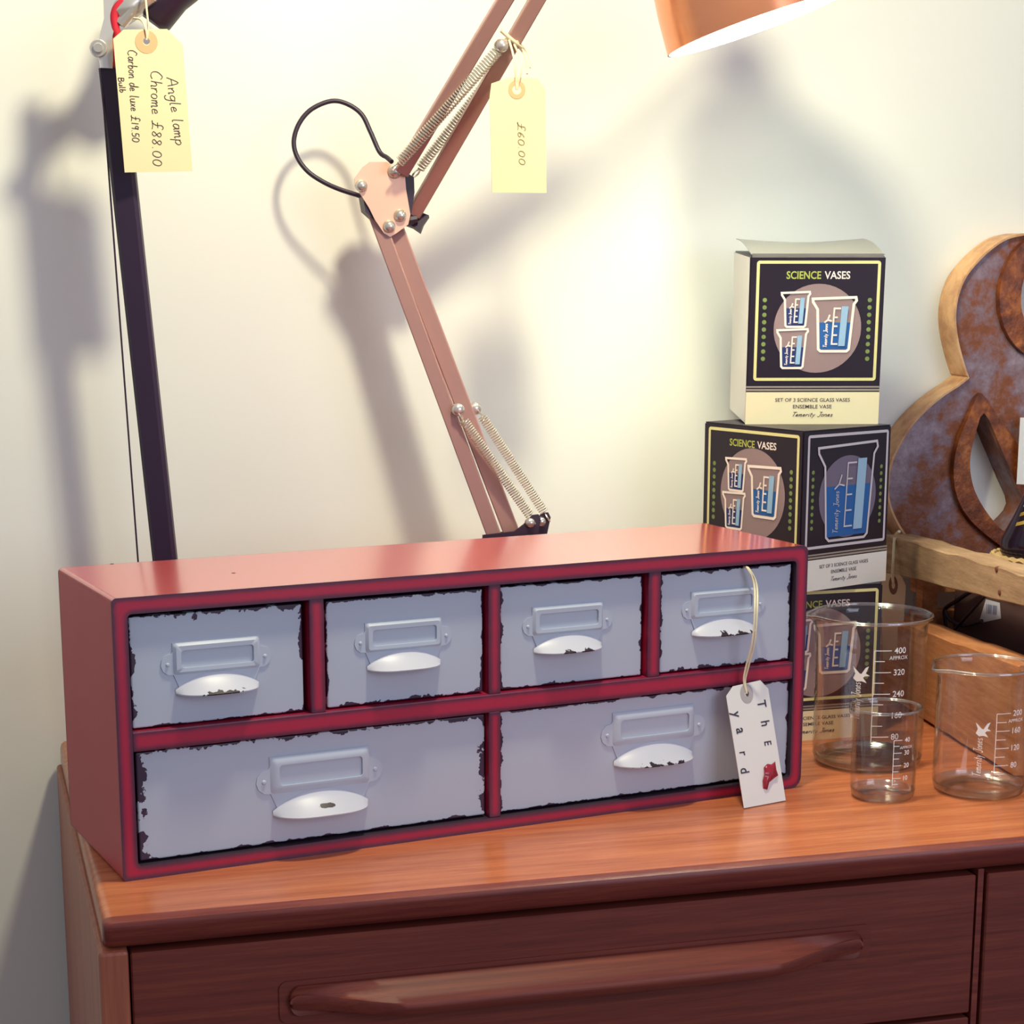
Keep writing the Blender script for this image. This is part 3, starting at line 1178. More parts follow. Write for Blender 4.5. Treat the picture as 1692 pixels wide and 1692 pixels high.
# cable loop at the joint
cp = [(668, 905), (640, 880), (600, 850), (550, 740), (500, 640), (420, 582), (330, 565), (220, 610), (150, 690), (120, 790), (140, 880), (200, 960), (290, 1020),
      (380, 1060), (480, 1092), (520, 1110)]
pts = []
for k, (x, y) in enumerate(cp):
    s_ = k / (len(cp) - 1)
    yy = 0.478 + 0.034 * math.sin(PI * s_)
    pts.append(aty(450 + x / 3.384, y / 3.384, yy))
bm = NB()
add_tube(bm, spline(pts, 6), 0.0022, 8)
wfinish(bm, 'cable', M['black'], LAMP, smooth=60)
# shade
vd = (Vector((0.62, 0.35, 0.66)) - CAM).normalized()
YS = 0.315
n_ = ((R_ - vd * R_.dot(vd)) * 0.28 - (U_ - vd * U_.dot(vd)) * 0.955 - vd * 0.085).normalized()
rim_c = aty(1248, 42, YS)
SR = 0.0785
up_ = -n_
prof_o = [(SR, 0.0), (SR * 0.985, 0.03), (SR * 0.95, 0.06), (SR * 0.86, 0.088), (SR * 0.66, 0.110), (SR * 0.38, 0.122), (0.020, 0.126)]
bm = NB()
add_lathe(bm, prof_o, rim_c, up_, 56, close_ends=False)
shade = wfinish(bm, 'shade', M['copper'], LAMP, smooth=60)
bm = NB()
add_lathe(bm, [(SR, 0.0)] + [(r - 0.0015, h) for r, h in prof_o], rim_c, up_, 56, close_ends=False)
wfinish(bm, 'shade_lining', M['shade_white'], shade, smooth=60)
bm = NB()
add_lathe(bm, [(0.0, 0.180), (0.016, 0.178), (0.021, 0.170), (0.021, 0.126), (0.020, 0.124)], rim_c, up_, 28)
wfinish(bm, 'lamp_holder', M['copper'], LAMP, smooth=50)
# arm from the upper elbow to the lamp holder
elbow = on_up(985, -150)
bm = NB()
add_tube(bm, [on_up(915, -150), elbow, rim_c + up_ * 0.155 - R_ * 0.015], 0.007, 12)
wfinish(bm, 'head_bracket', M['rod'], LAMP, smooth=50)
# bulb
t = NT('lit_bulb')
t.b.inputs['Emission Color'].default_value = (1.0, 0.93, 0.78, 1)
t.b.inputs['Emission Strength'].default_value = 6
M['bulb'] = t.m
bulb_c = rim_c + up_ * 0.108
bm = NB()
add_lathe(bm, [(0.0, -0.026), (0.012, -0.0235), (0.0205, -0.015), (0.0235, -0.003), (0.021, 0.010), (0.014, 0.022), (0.012, 0.045)], bulb_c, up_, 24)
wfinish(bm, 'bulb', M['bulb'], LAMP, smooth=60)
point_light('lamp_bulb_light', bulb_c - up_ * 0.036, BULB_POWER, (0.93, 1.0, 0.82), 0.022)

# price tag on the copper lamp
P2 = Plane((0, 0.370, 0), (0, -1, 0))
TG2 = thing('price_tag', 'pale manila price tag with one faint price, tied to the copper lamp arm', 'tag', P2.at(858, 318))
card('card', P2, [(809, 160), (812, 138), (841, 128), (888, 129), (901, 148), (903, 319), (813, 318)], M['tagpaper'], TG2, (854, 148, 0.0032))
bm = NB()
eyelet(bm, P2, 854, 148, 0.0078, 0.0042, 0.0006)
wfinish(bm, 'eyelet', M['eyelet'], TG2)
bm = NB()
L, fm = px_map(P2, 855, 202, 858, 274, 0.0006)
add_hand(bm, '\u00a360.00', L, 13, 1.3, fm)
wfinish(bm, 'handwriting', M['pale_ink'], TG2)
for k, (a, b, c) in enumerate((((840, 62), (850, 100), (853, 146)), ((848, 70), (862, 105), (856, 146)))):
    string(TG2, [on_up(*a, -0.009), P2.at(*b, 0.002), P2.at(c[0], c[1] - 6, 0.0012), P2.at(c[0], c[1] + 3, 0.0008)], 0.0010)
string(TG2, [on_up(828, 50, -0.009), on_up(846, 66, -0.012), on_up(862, 78, -0.009)], 0.0018)
string(TG2, [on_up(850, 72, -0.011), on_up(866, 90, -0.011), P2.at(871, 122, 0.003)], 0.0009)
string(TG2, [on_up(854, 68, -0.011), on_up(872, 88, -0.011), P2.at(876, 112, 0.003)], 0.0009)

# ------------------------------------------------------------------ black lamp at the left
YL = 0.45
lb = aty(281, 926, YL)
lt = aty(166, 100, YL)
dl = (lb - lt)
lfoot = lb + dl * (lb.z / -dl.z)
BL = thing('black_desk_lamp', 'black arm desk lamp with chrome joint and red cord, behind the cabinet', 'lamp', (lfoot.x, YL, 0))
bm = NB()
add_lathe(bm, [(0.0, 0.0), (0.08, 0.0), (0.082, 0.004), (0.08, 0.016), (0.07, 0.02), (0.0, 0.022)], (lfoot.x, YL, 0), seg=36)
wfinish(bm, 'base', M['black'], BL, smooth=40)
bm = NB()
a0, a1 = aty(185, 112, YL), lfoot + Vector((0, 0, 0.02))
a1 = aty(273, 926, YL) + (aty(273, 926, YL) - a0) * ((aty(273, 926, YL).z - 0.02) / (a0.z - aty(273, 926, YL).z))
add_bar(bm, a0, a1, 0.0215, 0.014, R_, 0.003)
wfinish(bm, 'arm', M['black_tube'], BL, smooth=40)
bm = NB()
w0, w1 = aty(166, 104, YL - 0.004), aty(228, 926, YL - 0.004)
add_tube(bm, [w0, w1 + (w1 - w0) * 0.19], 0.0009, 6)
wfinish(bm, 'tension_wire', M['black'], BL)
# chrome fork
bm = NB()
fk = [(172, -40), (171, 0), (172, 30), (165, 58), (162, 80), (166, 112), (186, 113), (187, 96), (186, 60), (192, 30), (200, 0), (204, -40)]
add_prism(bm, [aty(x, y, YL - 0.010) for x, y in fk], (0, 0.004, 0))
wfinish(bm, 'fork', M['chrome'], BL)
bm = NB()
add_lathe(bm, [(0.0, 0.006), (0.0035, 0.006), (0.0042, 0.0052), (0.0042, 0.0035), (0.0066, 0.0035), (0.0074, 0.002), (0.0074, -0.003)], aty(163, 80, YL - 0.010), (-0.15, -1, 0), 24)
wfinish(bm, 'pivot_screw', M['chrome'], BL, smooth=40)
bm = NB()
hub = aty(216, 8, YL - 0.004)
add_lathe(bm, [(0.0, -0.016), (0.009, -0.015), (0.0125, -0.011), (0.0125, 0.004), (0.010, 0.008), (0.010, 0.02), (0.0, 0.022)], hub, (0.75, -0.25, 0.5), 10)
add_lathe(bm, [(0.0, -0.008), (0.0055, -0.006), (0.0055, 0.012), (0.0, 0.014)], aty(206, 30, YL - 0.008), (0.6, -0.2, 0.7), 10)
wfinish(bm, 'hub', M['chrome'], BL, smooth=35)
bm = NB()
add_tube(bm, spline([aty(x, y, YL - 0.012 + k * 0.0012) for k, (x, y) in enumerate(((260, -25), (222, -4), (200, 6), (189, 24), (190, 46), (194, 62), (188, 84), (191, 120), (200, 170)))], 6), 0.0040, 10)
wfinish(bm, 'power_cord', M['red_cord'], BL, smooth=60)
# black lamp head: only its lower corner reaches into the picture
bm = NB()
hc = aty(244, 30, YL + 0.012)
hd = (R_ * 0.60 + U_ * 0.80 - FWD * 0.1).normalized()
add_lathe(bm, [(0.0, -0.006), (0.016, -0.006), (0.0195, -0.002), (0.021, 0.02), (0.025, 0.034), (0.030, 0.055), (0.028, 0.060), (0.0, 0.061)], hc + Vector((0.004, 0, 0.004)), hd, 36)
wfinish(bm, 'lamp_head', M['black'], BL, smooth=40)

P1 = Plane((0, 0.425, 0), (0, -1, 0))
TG1 = thing('price_tag', 'cream price tag with three handwritten lines, hanging on the black lamp', 'tag', P1.at(262, 284))
card('card', P1, [(187, 64), (204, 49), (276, 48), (302, 74), (318, 283), (206, 285)], M['tagpaper'], TG1, (242, 68, 0.0028))
bm = NB()
eyelet(bm, P1, 242, 69, 0.0095, 0.0030, 0.0006)
wfinish(bm, 'eyelet', M['eyelet'], TG1)
bm = NB()
for s_, a, b, h in (('Angle lamp', (275, 128), (291, 242), 18), ('Chrome \u00a388.00', (249, 116), (253, 276), 19), ('Carbon de luxe \u00a319.50', (211, 82), (219, 236), 15), ('Bulb', (195, 128), (199, 154), 10)):
    L, fm = px_map(P1, a[0], a[1], b[0], b[1], 0.0006)
    add_hand(bm, s_, L, h, 1.25, fm)
wfinish(bm, 'handwriting', M['ink'], TG1)
string(TG1, [aty(238, -30, 0.43), aty(242, 12, 0.424), P1.at(245, 46, 0.0015), P1.at(242, 66, 0.0010)], 0.0009)
string(TG1, [aty(222, 30, 0.436), aty(234, 33, 0.428), P1.at(241, 48, 0.0015), P1.at(243, 62, 0.0010)], 0.0011)

# tag of the red cabinet, its foot on the sideboard
def cab_front(px, py, dep_=0.0):
    ey = Vector((-math.sin(TH), math.cos(TH), 0))
    return Plane(Vector((CX, CYY, 0)) + ey * dep_, -ey).at(px, py)


A3, B3 = atz(1229, 1336, 0.0006), atz(1298, 1323, 0.0006)
T3 = cab_front(1235, 1128, -0.006)
nn = (B3 - A3).cross(T3 - A3).normalized()
if nn.y > 0:
    nn = -nn
P3 = Plane(A3, nn)
TG3 = thing('cabinet_tag', 'white luggage tag with stamped letters, strung to the red cabinet', 'tag', A3)
card('card', P3, [(1200, 1150), (1211, 1134), (1256, 1124), (1269, 1138), (1298, 1322.5), (1229, 1335.5)], M['whitecard'], TG3, (1235, 1147, 0.0022))
bm = NB()
eyelet(bm, P3, 1234, 1146, 0.0068, 0.0022, 0.0006, 1.2)
wfinish(bm, 'eyelet', M['eyelet_grey'], TG3)
bm = NB()
for ch, x, y, h in (('T', 1259, 1163, 15), ('h', 1265, 1195, 15), ('E', 1269, 1228, 12), ('y', 1218, 1180, 16), ('a', 1225, 1207, 17), ('r', 1229, 1245, 14), ('d', 1231, 1273, 15)):
    L, fm = px_map(P3, x, y, x + 2.2, y + 12, 0.0006)
    add_text(bm, ch, 0, 0, h * 0.95, fm, weight=0.012)
wfinish(bm, 'stamped_letters', M['stamp'], TG3)
bm = NB()
sp_ = [(1262, 1268), (1268, 1262), (1275, 1263), (1281, 1258), (1283, 1272), (1286, 1281), (1278, 1287), (1271, 1293), (1268, 1305), (1261, 1303), (1260, 1290), (1263, 1280)]
ce = P3.at(1272, 1281, 0.0032)
ring0 = [bm.verts.new(P3.at(x, y, 0.0005)) for x, y in sp_]
ring1 = [bm.verts.new(P3.at(1272 + (x - 1272) * 0.8, 1281 + (y - 1281) * 0.8, 0.0022 + 0.0008 * (k % 2))) for k, (x, y) in enumerate(sp_)]
cv = bm.verts.new(ce)
for k in range(len(sp_)):
    j = (k + 1) % len(sp_)
    bm.faces.new((ring0[k], ring0[j], ring1[j], ring1[k]))
    bm.faces.new((ring1[k], ring1[j], cv))
wfinish(bm, 'red_seal', M['seal'], TG3, smooth=80)
for o_ in (0, 4):
    string(TG3, [cab_front(1229, 936, 0.006), cab_front(1236 + o_ * .4, 940, -0.002), cab_front(1246 + o_, 966, -0.006), cab_front(1247 + o_, 1010, -0.017), cab_front(1243 + o_, 1060, -0.017),
                 cab_front(1233 + o_, 1100, -0.010), P3.at(1229 + o_ * .6, 1124, 0.002), P3.at(1234, 1146, 0.0010)], 0.00085)

# ------------------------------------------------------------------ boxes
BW, BD, BH = 0.132, 0.118, 0.148


def beaker_art(fm, x, z, wd, ht, lw, cream, liquid=0.5, tall=False):
    """printed beaker: (layers, polygons) drawn with bottom left corner of its body at (x, z)"""
    out = []
    body = [(0.0, 0.93), (-0.10, 1.0), (-0.08, 1.03), (1.06, 1.03), (1.09, 0.99), (1.02, 0.93), (0.90, 0.03), (0.84, 0.0), (0.13, 0.0), (0.07, 0.03), (0.03, 0.82)]
    body = [(-0.12, 1.0), (1.06, 1.03), (1.08, 0.97), (1.01, 0.90), (0.92, 0.04), (0.86, 0.0), (0.14, 0.0), (0.08, 0.04), (0.02, 0.80), (-0.11, 0.94)]
    B = [(x + a * wd, z + b * ht) for a, b in body]
    liq = [(x + a * wd, z + b * ht) for a, b in ((0.10, 0.04), (0.90, 0.04), (0.955, liquid), (0.045, liquid))]
    lad = [(0.44, 0.16), (0.44, 0.84), (0.60, 0.84), (0.60, 0.16)]
    return B, liq, lad


def draw_front(root, parent, fm0, W, H, kind):
    """printed face. fm0(u, v, layer) -> parent local; kind 'front' (three beakers) or 'side' (one)"""
    lay = 0.00022
    f1 = lambda u, v: fm0(u, v, lay)
    f2 = lambda u, v: fm0(u, v, lay * 2)
    f3 = lambda u, v: fm0(u, v, lay * 3)
    f4 = lambda u, v: fm0(u, v, lay * 4)
    f5 = lambda u, v: fm0(u, v, lay * 5)
    line = M['p_yellow'] if kind == 'front' else M['p_silver']
    crm = M['p_cream'] if kind == 'front' else M['p_silver']
    bm = NB()
    add_poly(bm, [(0, 0), (W, 0), (W, 0.195 * H), (0, 0.195 * H)], f1)
    finish(bm, 'cream_band', M['boxcream'] if kind == 'front' else M['boxwhite'], parent)
    bm = NB()
    for zz, ww in ((0.208, 0.012), (0.226, 0.010)):
        add_ribbon(bm, [(0, zz * H), (W, zz * H)], ww * H, f1)
    finish(bm, 'band_line', M['p_grey'], parent)
    bm = NB()
    r = 0.012 * W
    add_ribbon(bm, rrect(0.062 * W, 0.955 * W, 0.272 * H, 0.965 * H, r, 3), 0.022 * W, f1, True)
    finish(bm, 'border_line', line, parent)
    cx, cz, rad = 0.515 * W, 0.575 * H, 0.325 * W
    bm = NB()
    add_poly(bm, [(cx + rad * math.cos(2 * PI * k / 48), cz + rad * math.sin(2 * PI * k / 48)) for k in range(48)], f1)
    finish(bm, 'print_disc', M['p_disc'] if kind == 'front' else M['p_disc2'], parent)
    for sx in (0.118, 0.895):
        bm = NB()
        for k in range(9):
            zz = (0.395 + 0.0435 * k) * H
            rr = 0.0165 * W
            add_poly(bm, [(sx * W + rr * math.cos(2 * PI * q / 10), zz + rr * math.sin(2 * PI * q / 10)) for q in range(10)], f1)
        finish(bm, 'dot_row', M['p_green'], parent)
    if kind == 'front':
        items = [(0.262, 0.585, 0.175, 0.200), (0.240, 0.340, 0.190, 0.225), (0.505, 0.440, 0.270, 0.310)]
        bm = NB()
        add_text(bm, 'SCIENCE', 0.272 * W, 0.890 * H, 0.044 * H, f1, width=0.255 * W, align='L', weight=0.018)
        finish(bm, 'title_lettering', M['p_lime'], parent)
        bm = NB()
        add_text(bm, 'VASES', 0.552 * W, 0.890 * H, 0.044 * H, f1, width=0.190 * W, align='L', weight=0.018)
        finish(bm, 'title_lettering', M['p_cream'], parent)
    else:
        items = [(0.235, 0.305, 0.56, 0.585)]
    for i, (bx, bz, bw, bh) in enumerate(items):
        B, liq, lad = beaker_art(None, bx * W, bz * H, bw * W, bh * H, 0, 0, 0.55 if kind == 'front' else 0.58)
        bm = NB()
        add_poly(bm, liq, f2)
        pic = finish(bm, 'beaker_print', M['p_navy'] if (kind == 'front' and i < 2) else M['p_blue'], parent)
        bm = NB()
        lw = 0.016 * W if bw < 0.22 else 0.020 * W
        add_ribbon(bm, B, lw, f3, True)
        x_, z_, w_, h_ = bx * W, bz * H, bw * W, bh * H
        q = lambda a, b: (x_ + a * w_, z_ + b * h_)
        tl = lw * 0.62
        add_ribbon(bm, [q(.60, .14), q(.44, .14), q(.48, .82), q(.66, .82)], tl, f4)
        for k in range(1, 4):
            add_ribbon(bm, [q(.44 + .01 * k, .14 + .17 * k), q(.58, .14 + .17 * k)], tl, f4)
        # script squiggle standing upright on the glass
        add_hand(bm, 'Temerity Jones', .46 * h_, .10 * w_, tl * 0.38, lambda u, v: f4(x_ + .31 * w_ - v, z_ + .07 * h_ + u))
        add_ribbon(bm, [q(.22, .55), q(.31, .60), q(.36, .70)], tl, f4)
        add_ribbon(bm, [q(.31, .60), q(.42, .58)], tl, f4)
        finish(bm, 'beaker_outline', crm, parent)
        bm = NB()
        add_poly(bm, [q(.62, .10), q(.80, .10), q(.86, .86), q(.68, .86)], f5)
        finish(bm, 'scale_strip', M['p_pale'], parent)
    bm = NB()
    add_text(bm, 'SET OF 3 SCIENCE GLASS VASES', 0.5 * W, 0.148 * H, 0.021 * H, f2, width=0.56 * W, weight=0.008)
    add_text(bm, 'ENSEMBLE VASE', 0.5 * W, 0.108 * H, 0.022 * H, f2, width=0.29 * W, weight=0.008)
    Ls = 0.31 * W
    add_hand(bm, 'Temerity Jones', Ls, 0.026 * H, 0.0042 * W, lambda u, v: f2(u + 0.345 * W, v + 0.048 * H), slant=0.3)
    finish(bm, 'band_lettering', M['p_ink'], parent)


def vase_box(label, loc, rotz, faces, tilt=(0, 0), lid='flat', left_pale=False, BW=0.132, BD=0.118, BH=0.148):
    """carton with its front lower left corner at loc"""
    root = thing('vase_box', label, 'box', loc, rotz)
    root.rotation_euler = (tilt[0], tilt[1], rotz)
    bm = NB()
    fs = add_box(bm, (0, 0, 0), (BW, BD, BH))
    if left_pale:
        fs[0].material_index = 1
    es = list({e for f in fs for e in f.edges})
    bmesh.ops.bevel(bm, geom=es, offset=0.0012, segments=2, affect='EDGES')
    body = finish(bm, 'carton', [M['boxblack'], M['boxwhite']], root)
    if 'front' in faces:
        draw_front(root, root, lambda u, v, o: Vector((u, -o, v)), BW, BH, 'front')
    if 'left_art' in faces:      # the three-beaker face on the left hand side
        draw_front(root, root, lambda u, v, o: Vector((-o, (1 - u / BD) * BD, v)), BD, BH, 'front')
    if 'side' in faces:
        draw_front(root, root, lambda u, v, o: Vector((u, -o, v)), BW, BH, 'side')
    bm = NB()
    if lid == 'open':            # tuck flap that has sprung up a little
        N = 12
        top, bot = [], []
        for j in range(7):
            v = j / 6
            rt = []
            for i in range(N + 1):
                u = i / N
                x = 0.001 + (BW - 0.002) * u
                rise = 0.0018 + 0.010 * math.sin(min(1.0, v * 1.15) * PI / 2) - 0.0035 * math.sin(PI * u) * v
                rt.append(bm.verts.new((x, 0.0008 + (BD - 0.004) * v, BH + rise)))
            top.append(rt)
        for a, b in zip(top, top[1:]):
            for k in range(N):
                bm.faces.new((a[k], a[k + 1], b[k + 1], b[k]))
        r_ = bmesh.ops.extrude_face_region(bm, geom=list(bm.faces))
        for v_ in [g for g in r_['geom'] if isinstance(g, bmesh.types.BMVert)]:
            v_.co.z -= 0.0006
        add_box(bm, (0.002, 0.0003, BH - 0.003), (BW - 0.002, 0.0011, BH + 0.0024))
        finish(bm, 'lid_flap', M['lid_grey'], root, smooth=40)
    else:
        add_box(bm, (0.001, 0.0006, BH - 0.0002), (BW - 0.001, BD - 0.001, BH + 0.0004))
        finish(bm, 'lid_flap', M['boxblack'], root)
    return root


vase_box('bottom carton of the three stacked boxes, mostly hidden by the red cabinet', (0.6285, 0.3490, 0.0), 0.008, ('front',))
MB_R = math.radians(21.5)
vase_box('middle carton of the stack, turned so a corner faces forward', (0.6605, 0.3205, BH + 0.0006), MB_R, ('side', 'left_art'), BW=0.117, BD=0.132)
vase_box('top carton of the stack, three printed beakers facing forward, lid sprung up', (0.6360, 0.4000, 2 * BH + 0.0012), math.radians(-14.5), ('front',), tilt=(math.radians(2.5), 0), BW=0.1255, BD=0.112, BH=0.1545, lid='open', left_pale=True)

# ------------------------------------------------------------------ beakers
def beaker(label, bx, by, R, H, rim_r, spout_dir, marks, logo, flip=False):
    """glass beaker standing at (bx, by); marks: [(height, text, length)]; angle 0 of the print faces the camera"""
    root = thing('glass_beaker', label, 'beaker', (bx, by, 0), 0, None)
    wl = 0.0012 if R > 0.035 else 0.001
    prof_o = [(0.0, 0.0008), (R * 0.55, 0.0006), (R * 0.80, 0.0), (R * 0.90, 0.0006), (R * 0.965, 0.0030), (R, 0.0085), (R, H * 0.90), (R * 1.005, H * 0.95),
              (R * 1.02, H * 0.975), (rim_r - 0.001, H - 0.0030), (rim_r, H - 0.0012), (rim_r - 0.0008, H), (rim_r - 0.0024, H - 0.0006)]
    prof_i = [(R * 1.02 - wl, H * 0.972), (R - wl, H * 0.94), (R - wl, 0.0095), (R * 0.95 - wl, 0.0045), (R * 0.85, 0.0024), (0.0, 0.0022)]
    bm = NB()
    add_lathe(bm, prof_o + prof_i, (0, 0, 0), (0, 0, 1), 72, close_ends=False)
    # pouring lip
    for v in bm.verts:
        a = math.atan2(v.co.y, v.co.x) - spout_dir
        a = (a + PI) % (2 * PI) - PI
        k = math.exp(-(a / 0.20) ** 2) * max(0.0, (v.co.z - H * 0.88) / (H * 0.12)) ** 1.4
        r_ = math.hypot(v.co.x, v.co.y)
        if r_ > 0.2 * R:
            v.co.x += v.co.x / r_ * k * R * 0.17
            v.co.y += v.co.y / r_ * k * R * 0.17
            v.co.z -= k * 0.0015
    finish(bm, 'vessel', M['glass'], root, smooth=70)
    # fire polished bead round the mouth, and the thick foot
    bm = NB()
    ring = []
    for k in range(96):
        a_ = 2 * PI * k / 96
        da = (a_ - spout_dir + PI) % (2 * PI) - PI
        kk = math.exp(-(da / 0.20) ** 2)
        ring.append(((rim_r - 0.0002 + kk * R * 0.17) * math.cos(a_), (rim_r - 0.0002 + kk * R * 0.17) * math.sin(a_), H - 0.0012 - kk * 0.0015))
    add_tube(bm, ring, 0.0016 if R > 0.035 else 0.0013, 8, True)
    finish(bm, 'rim', M['glass_rim'], root, smooth=70)
    bm = NB()
    add_lathe(bm, [(R * 0.60, 0.0012), (R * 0.82, 0.0004), (R * 0.93, 0.0016), (R * 0.975, 0.0044), (R * 0.99, 0.0080), (R * 0.965, 0.0078), (R * 0.93, 0.0042), (R * 0.84, 0.0022)], seg=64, close_ends=False)
    finish(bm, 'foot', M['glass_rim'], root, smooth=70)
    face = math.atan2(CAM.y - by, CAM.x - bx)
    RR = R + 0.0003

    def wrap(u, v):          # u to the right as seen from the camera, in metres along the wall
        a = face + u / RR
        return Vector((RR * math.cos(a), RR * math.sin(a), v))
    bm = NB()
    lw = 0.0007 if R > 0.04 else 0.00055
    u0, hs, major, minor, dirn = marks
    zs = [h for h, *_ in hs]
    add_ribbon(bm, [(u0, zs[-1] - 0.006), (u0, zs[0])], lw, wrap)
    for h, s_, sub in hs:
        nseg = 4
        add_ribbon(bm, [(u0 + dirn * major * q / nseg, h) for q in range(nseg + 1)], lw, wrap)
        if s_:
            add_text(bm, s_, u0 + dirn * major + 0.0025, h, 0.0052 * (R / 0.046) ** 0.5, wrap, align='L', weight=0.01)
        if sub is not None:
            add_ribbon(bm, [(u0 + dirn * minor * q / nseg, h - sub) for q in range(nseg + 1)], lw, wrap)
    add_text(bm, 'APPROX', u0 + major - 0.002, zs[0] - 0.0065, 0.0032 * (R / 0.046) ** 0.5, wrap, align='L')
    finish(bm, 'scale_print', M['whiteprint'], root, recalc=False)
    if logo:
        lu, lz, lh = logo
        bm = NB()
        add_hand(bm, 'Temerity Jones', lh, 0.0075 * (R / 0.046) ** 0.5, lw * 0.8, lambda u, v: wrap(lu - v, lz + u), slant=0.2)
        # swallow
        zt = lz + lh + 0.007
        sc = 0.011 * (R / 0.046) ** 0.7
        sw = [(-1.0, 1.0), (-0.55, 0.25), (0.1, 0.1), (0.55, 0.9), (0.95, 1.1), (0.6, 0.2), (1.1, -0.1), (0.5, -0.15), (0.15, -0.5), (0.75, -1.0), (0.1, -0.8), (-0.5, -0.9), (-0.95, -0.5), (-0.7, 0.1)]
        ctr = bm.verts.new(wrap(lu, zt))
        ring = [bm.verts.new(wrap(lu + a * sc * 0.62, zt + b * sc * 0.62)) for a, b in sw]
        for k in range(len(ring)):
            bm.faces.new((ctr, ring[k], ring[(k + 1) % len(ring)]))
        finish(bm, 'logo_print', M['whiteprint'], root, recalc=False)
    return root


def base_at(px, py_front, R):
    """centre of a round foot whose nearest point is seen at (px, py_front)"""
    p = atz(px, py_front)
    d = Vector((p.x - CAM.x, p.y - CAM.y, 0)).normalized()
    return p + d * R * 0.93


b1 = base_at(1431, 1279, 0.0495)
beaker('tallest glass beaker, scale up to 400, standing beside the red cabinet', b1.x, b1.y, 0.0495, 0.138, 0.0535, PI * 0.92,
       (0.0030, [(0.1130, '400', 0.0095), (0.0935, '320', 0.0095), (0.0740, '240', 0.0095), (0.0545, '160', 0.0095), (0.0350, '80', 0.0095)], 0.0155, 0.0095, 1), (-0.008, 0.050, 0.034))
b2 = base_at(1457, 1329, 0.0275)
beaker('smallest glass beaker, in front of the tallest one', b2.x, b2.y, 0.0275, 0.080, 0.0302, face_ := PI * 1.05,
       (0.008, [(0.056, '40', 0.005), (0.045, '30', 0.005), (0.034, '20', 0.005), (0.023, '10', 0.005)], 0.0075, 0.005, 1), None)
b3 = base_at(1616, 1324, 0.0400)
beaker('middle-sized glass beaker with scale up to 200, at the right in front of the crate', b3.x, b3.y, 0.0400, 0.112, 0.0432, PI * 1.02,
       (0.012, [(0.077, '200', 0.0075), (0.062, '160', 0.0075), (0.047, '120', 0.0075), (0.032, '80', 0.0075)], 0.0125, 0.009, 1), (0.001, 0.022, 0.034))

# ------------------------------------------------------------------ wooden crate
KA = Vector((0.8284, 0.3827, 0.0))
KD = Vector((-0.1147, -0.9934, 0.0))
KN = Vector((-0.9934, 0.1147, 0.0))      # outwards, to the left
CR = thing('wooden_crate', 'rough slatted wooden crate at the right edge behind the beakers', 'crate', KA)


def plank(s0, s1, zb0, zb1, zt0, zt1, off0, off1, mat, name='slat', jag=0.0012):
    """board in the crate's left side between two stations; z of its lower and upper edge at both ends"""
    bm = NB()
    N = 14
    rings = []
    for i in range(N + 1):
        f_ = i / N
        s_ = s0 + (s1 - s0) * f_
        zb = zb0 + (zb1 - zb0) * f_ + random.uniform(-jag, jag) * 0.5
        zt = zt0 + (zt1 - zt0) * f_ + random.uniform(-jag, jag)
        c = KA + KD * s_
        a, b = KN * off0, KN * off1
        e = 0.0012
        rings.append([bm.verts.new(p) for p in (c + a + Vector((0, 0, zb + e)), c + a + Vector((0, 0, zt - e)), c + a - KN * e + Vector((0, 0, zt)),
                                                c + b + Vector((0, 0, zt)), c + b + Vector((0, 0, zb)), c + a - KN * e + Vector((0, 0, zb)))])
    for a, b in zip(rings, rings[1:]):
        for k in range(len(a)):
            bm.faces.new((a[k], a[(k + 1) % len(a)], b[(k + 1) % len(b)], b[k]))
    bm.faces.new(rings[0])
    bm.faces.new(list(reversed(rings[-1])))
    return wfinish(bm, name, mat, CR)


TK_ = 0.030
plank(-0.137, 0.26, 0.130, 0.158, 0.170, 0.184, 0.0, -TK_, M['crate'])            # upper rail
plank(-0.137, 0.215, 0.003, 0.003, 0.084, 0.103, 0.0, -TK_, M['crate2'])          # lower board
# corner posts, inside the boards
for s_, zt in ((0.186, 0.175), (-0.1183, 0.166)):
    bm = NB()
    a = KA + KD * s_ - KN * (TK_ + 0.0004)
    wp, dp_ = (0.034, 0.030) if s_ > 0 else (0.018, 0.016)
    add_prism(bm, [a, a + KD * wp, a + KD * wp - KN * dp_, a - KN * dp_], (0, 0, zt))
    wfinish(bm, 'post', M['crate2'], CR)
# base board and the far sides, seen only through the gaps
bm = NB()
a = KA + KD * -0.136 - KN * (TK_ + 0.001)
add_prism(bm, [a + Vector((0, 0, 0.002)), a + KD * 0.36 + Vector((0, 0, 0.002)), a + KD * 0.36 - KN * 0.40 + Vector((0, 0, 0.002)), a - KN * 0.40 + Vector((0, 0, 0.002))], (0, 0, 0.010))
wfinish(bm, 'base_board', M['crate2'], CR)
for z0, z1 in ((0.004, 0.09), (0.110, 0.146)):
    bm = NB()
    a = KA + KD * -0.137 + Vector((0, 0, z0)) - KN * 0.0305
    add_prism(bm, [a, a + KD * 0.018, a + KD * 0.018 - KN * 0.40, a - KN * 0.40], (0, 0, z1 - z0))
    wfinish(bm, 'slat', M['crate2'], CR)
for px, py in ((1647, 941), (1652, 979)):
    q = Plane(KA, KN).at(px, py)
    bm = NB()
    add_lathe(bm, [(0.0, 0.0012), (0.0022, 0.0010), (0.0030, 0.0002), (0.0030, -0.002)], q, KN, 12)
    wfinish(bm, 'nail', M['nail'], CR)

CTH = Plane(KA - KN * 0.085, KN).at(1718, 916).z - 0.0125 - 0.022
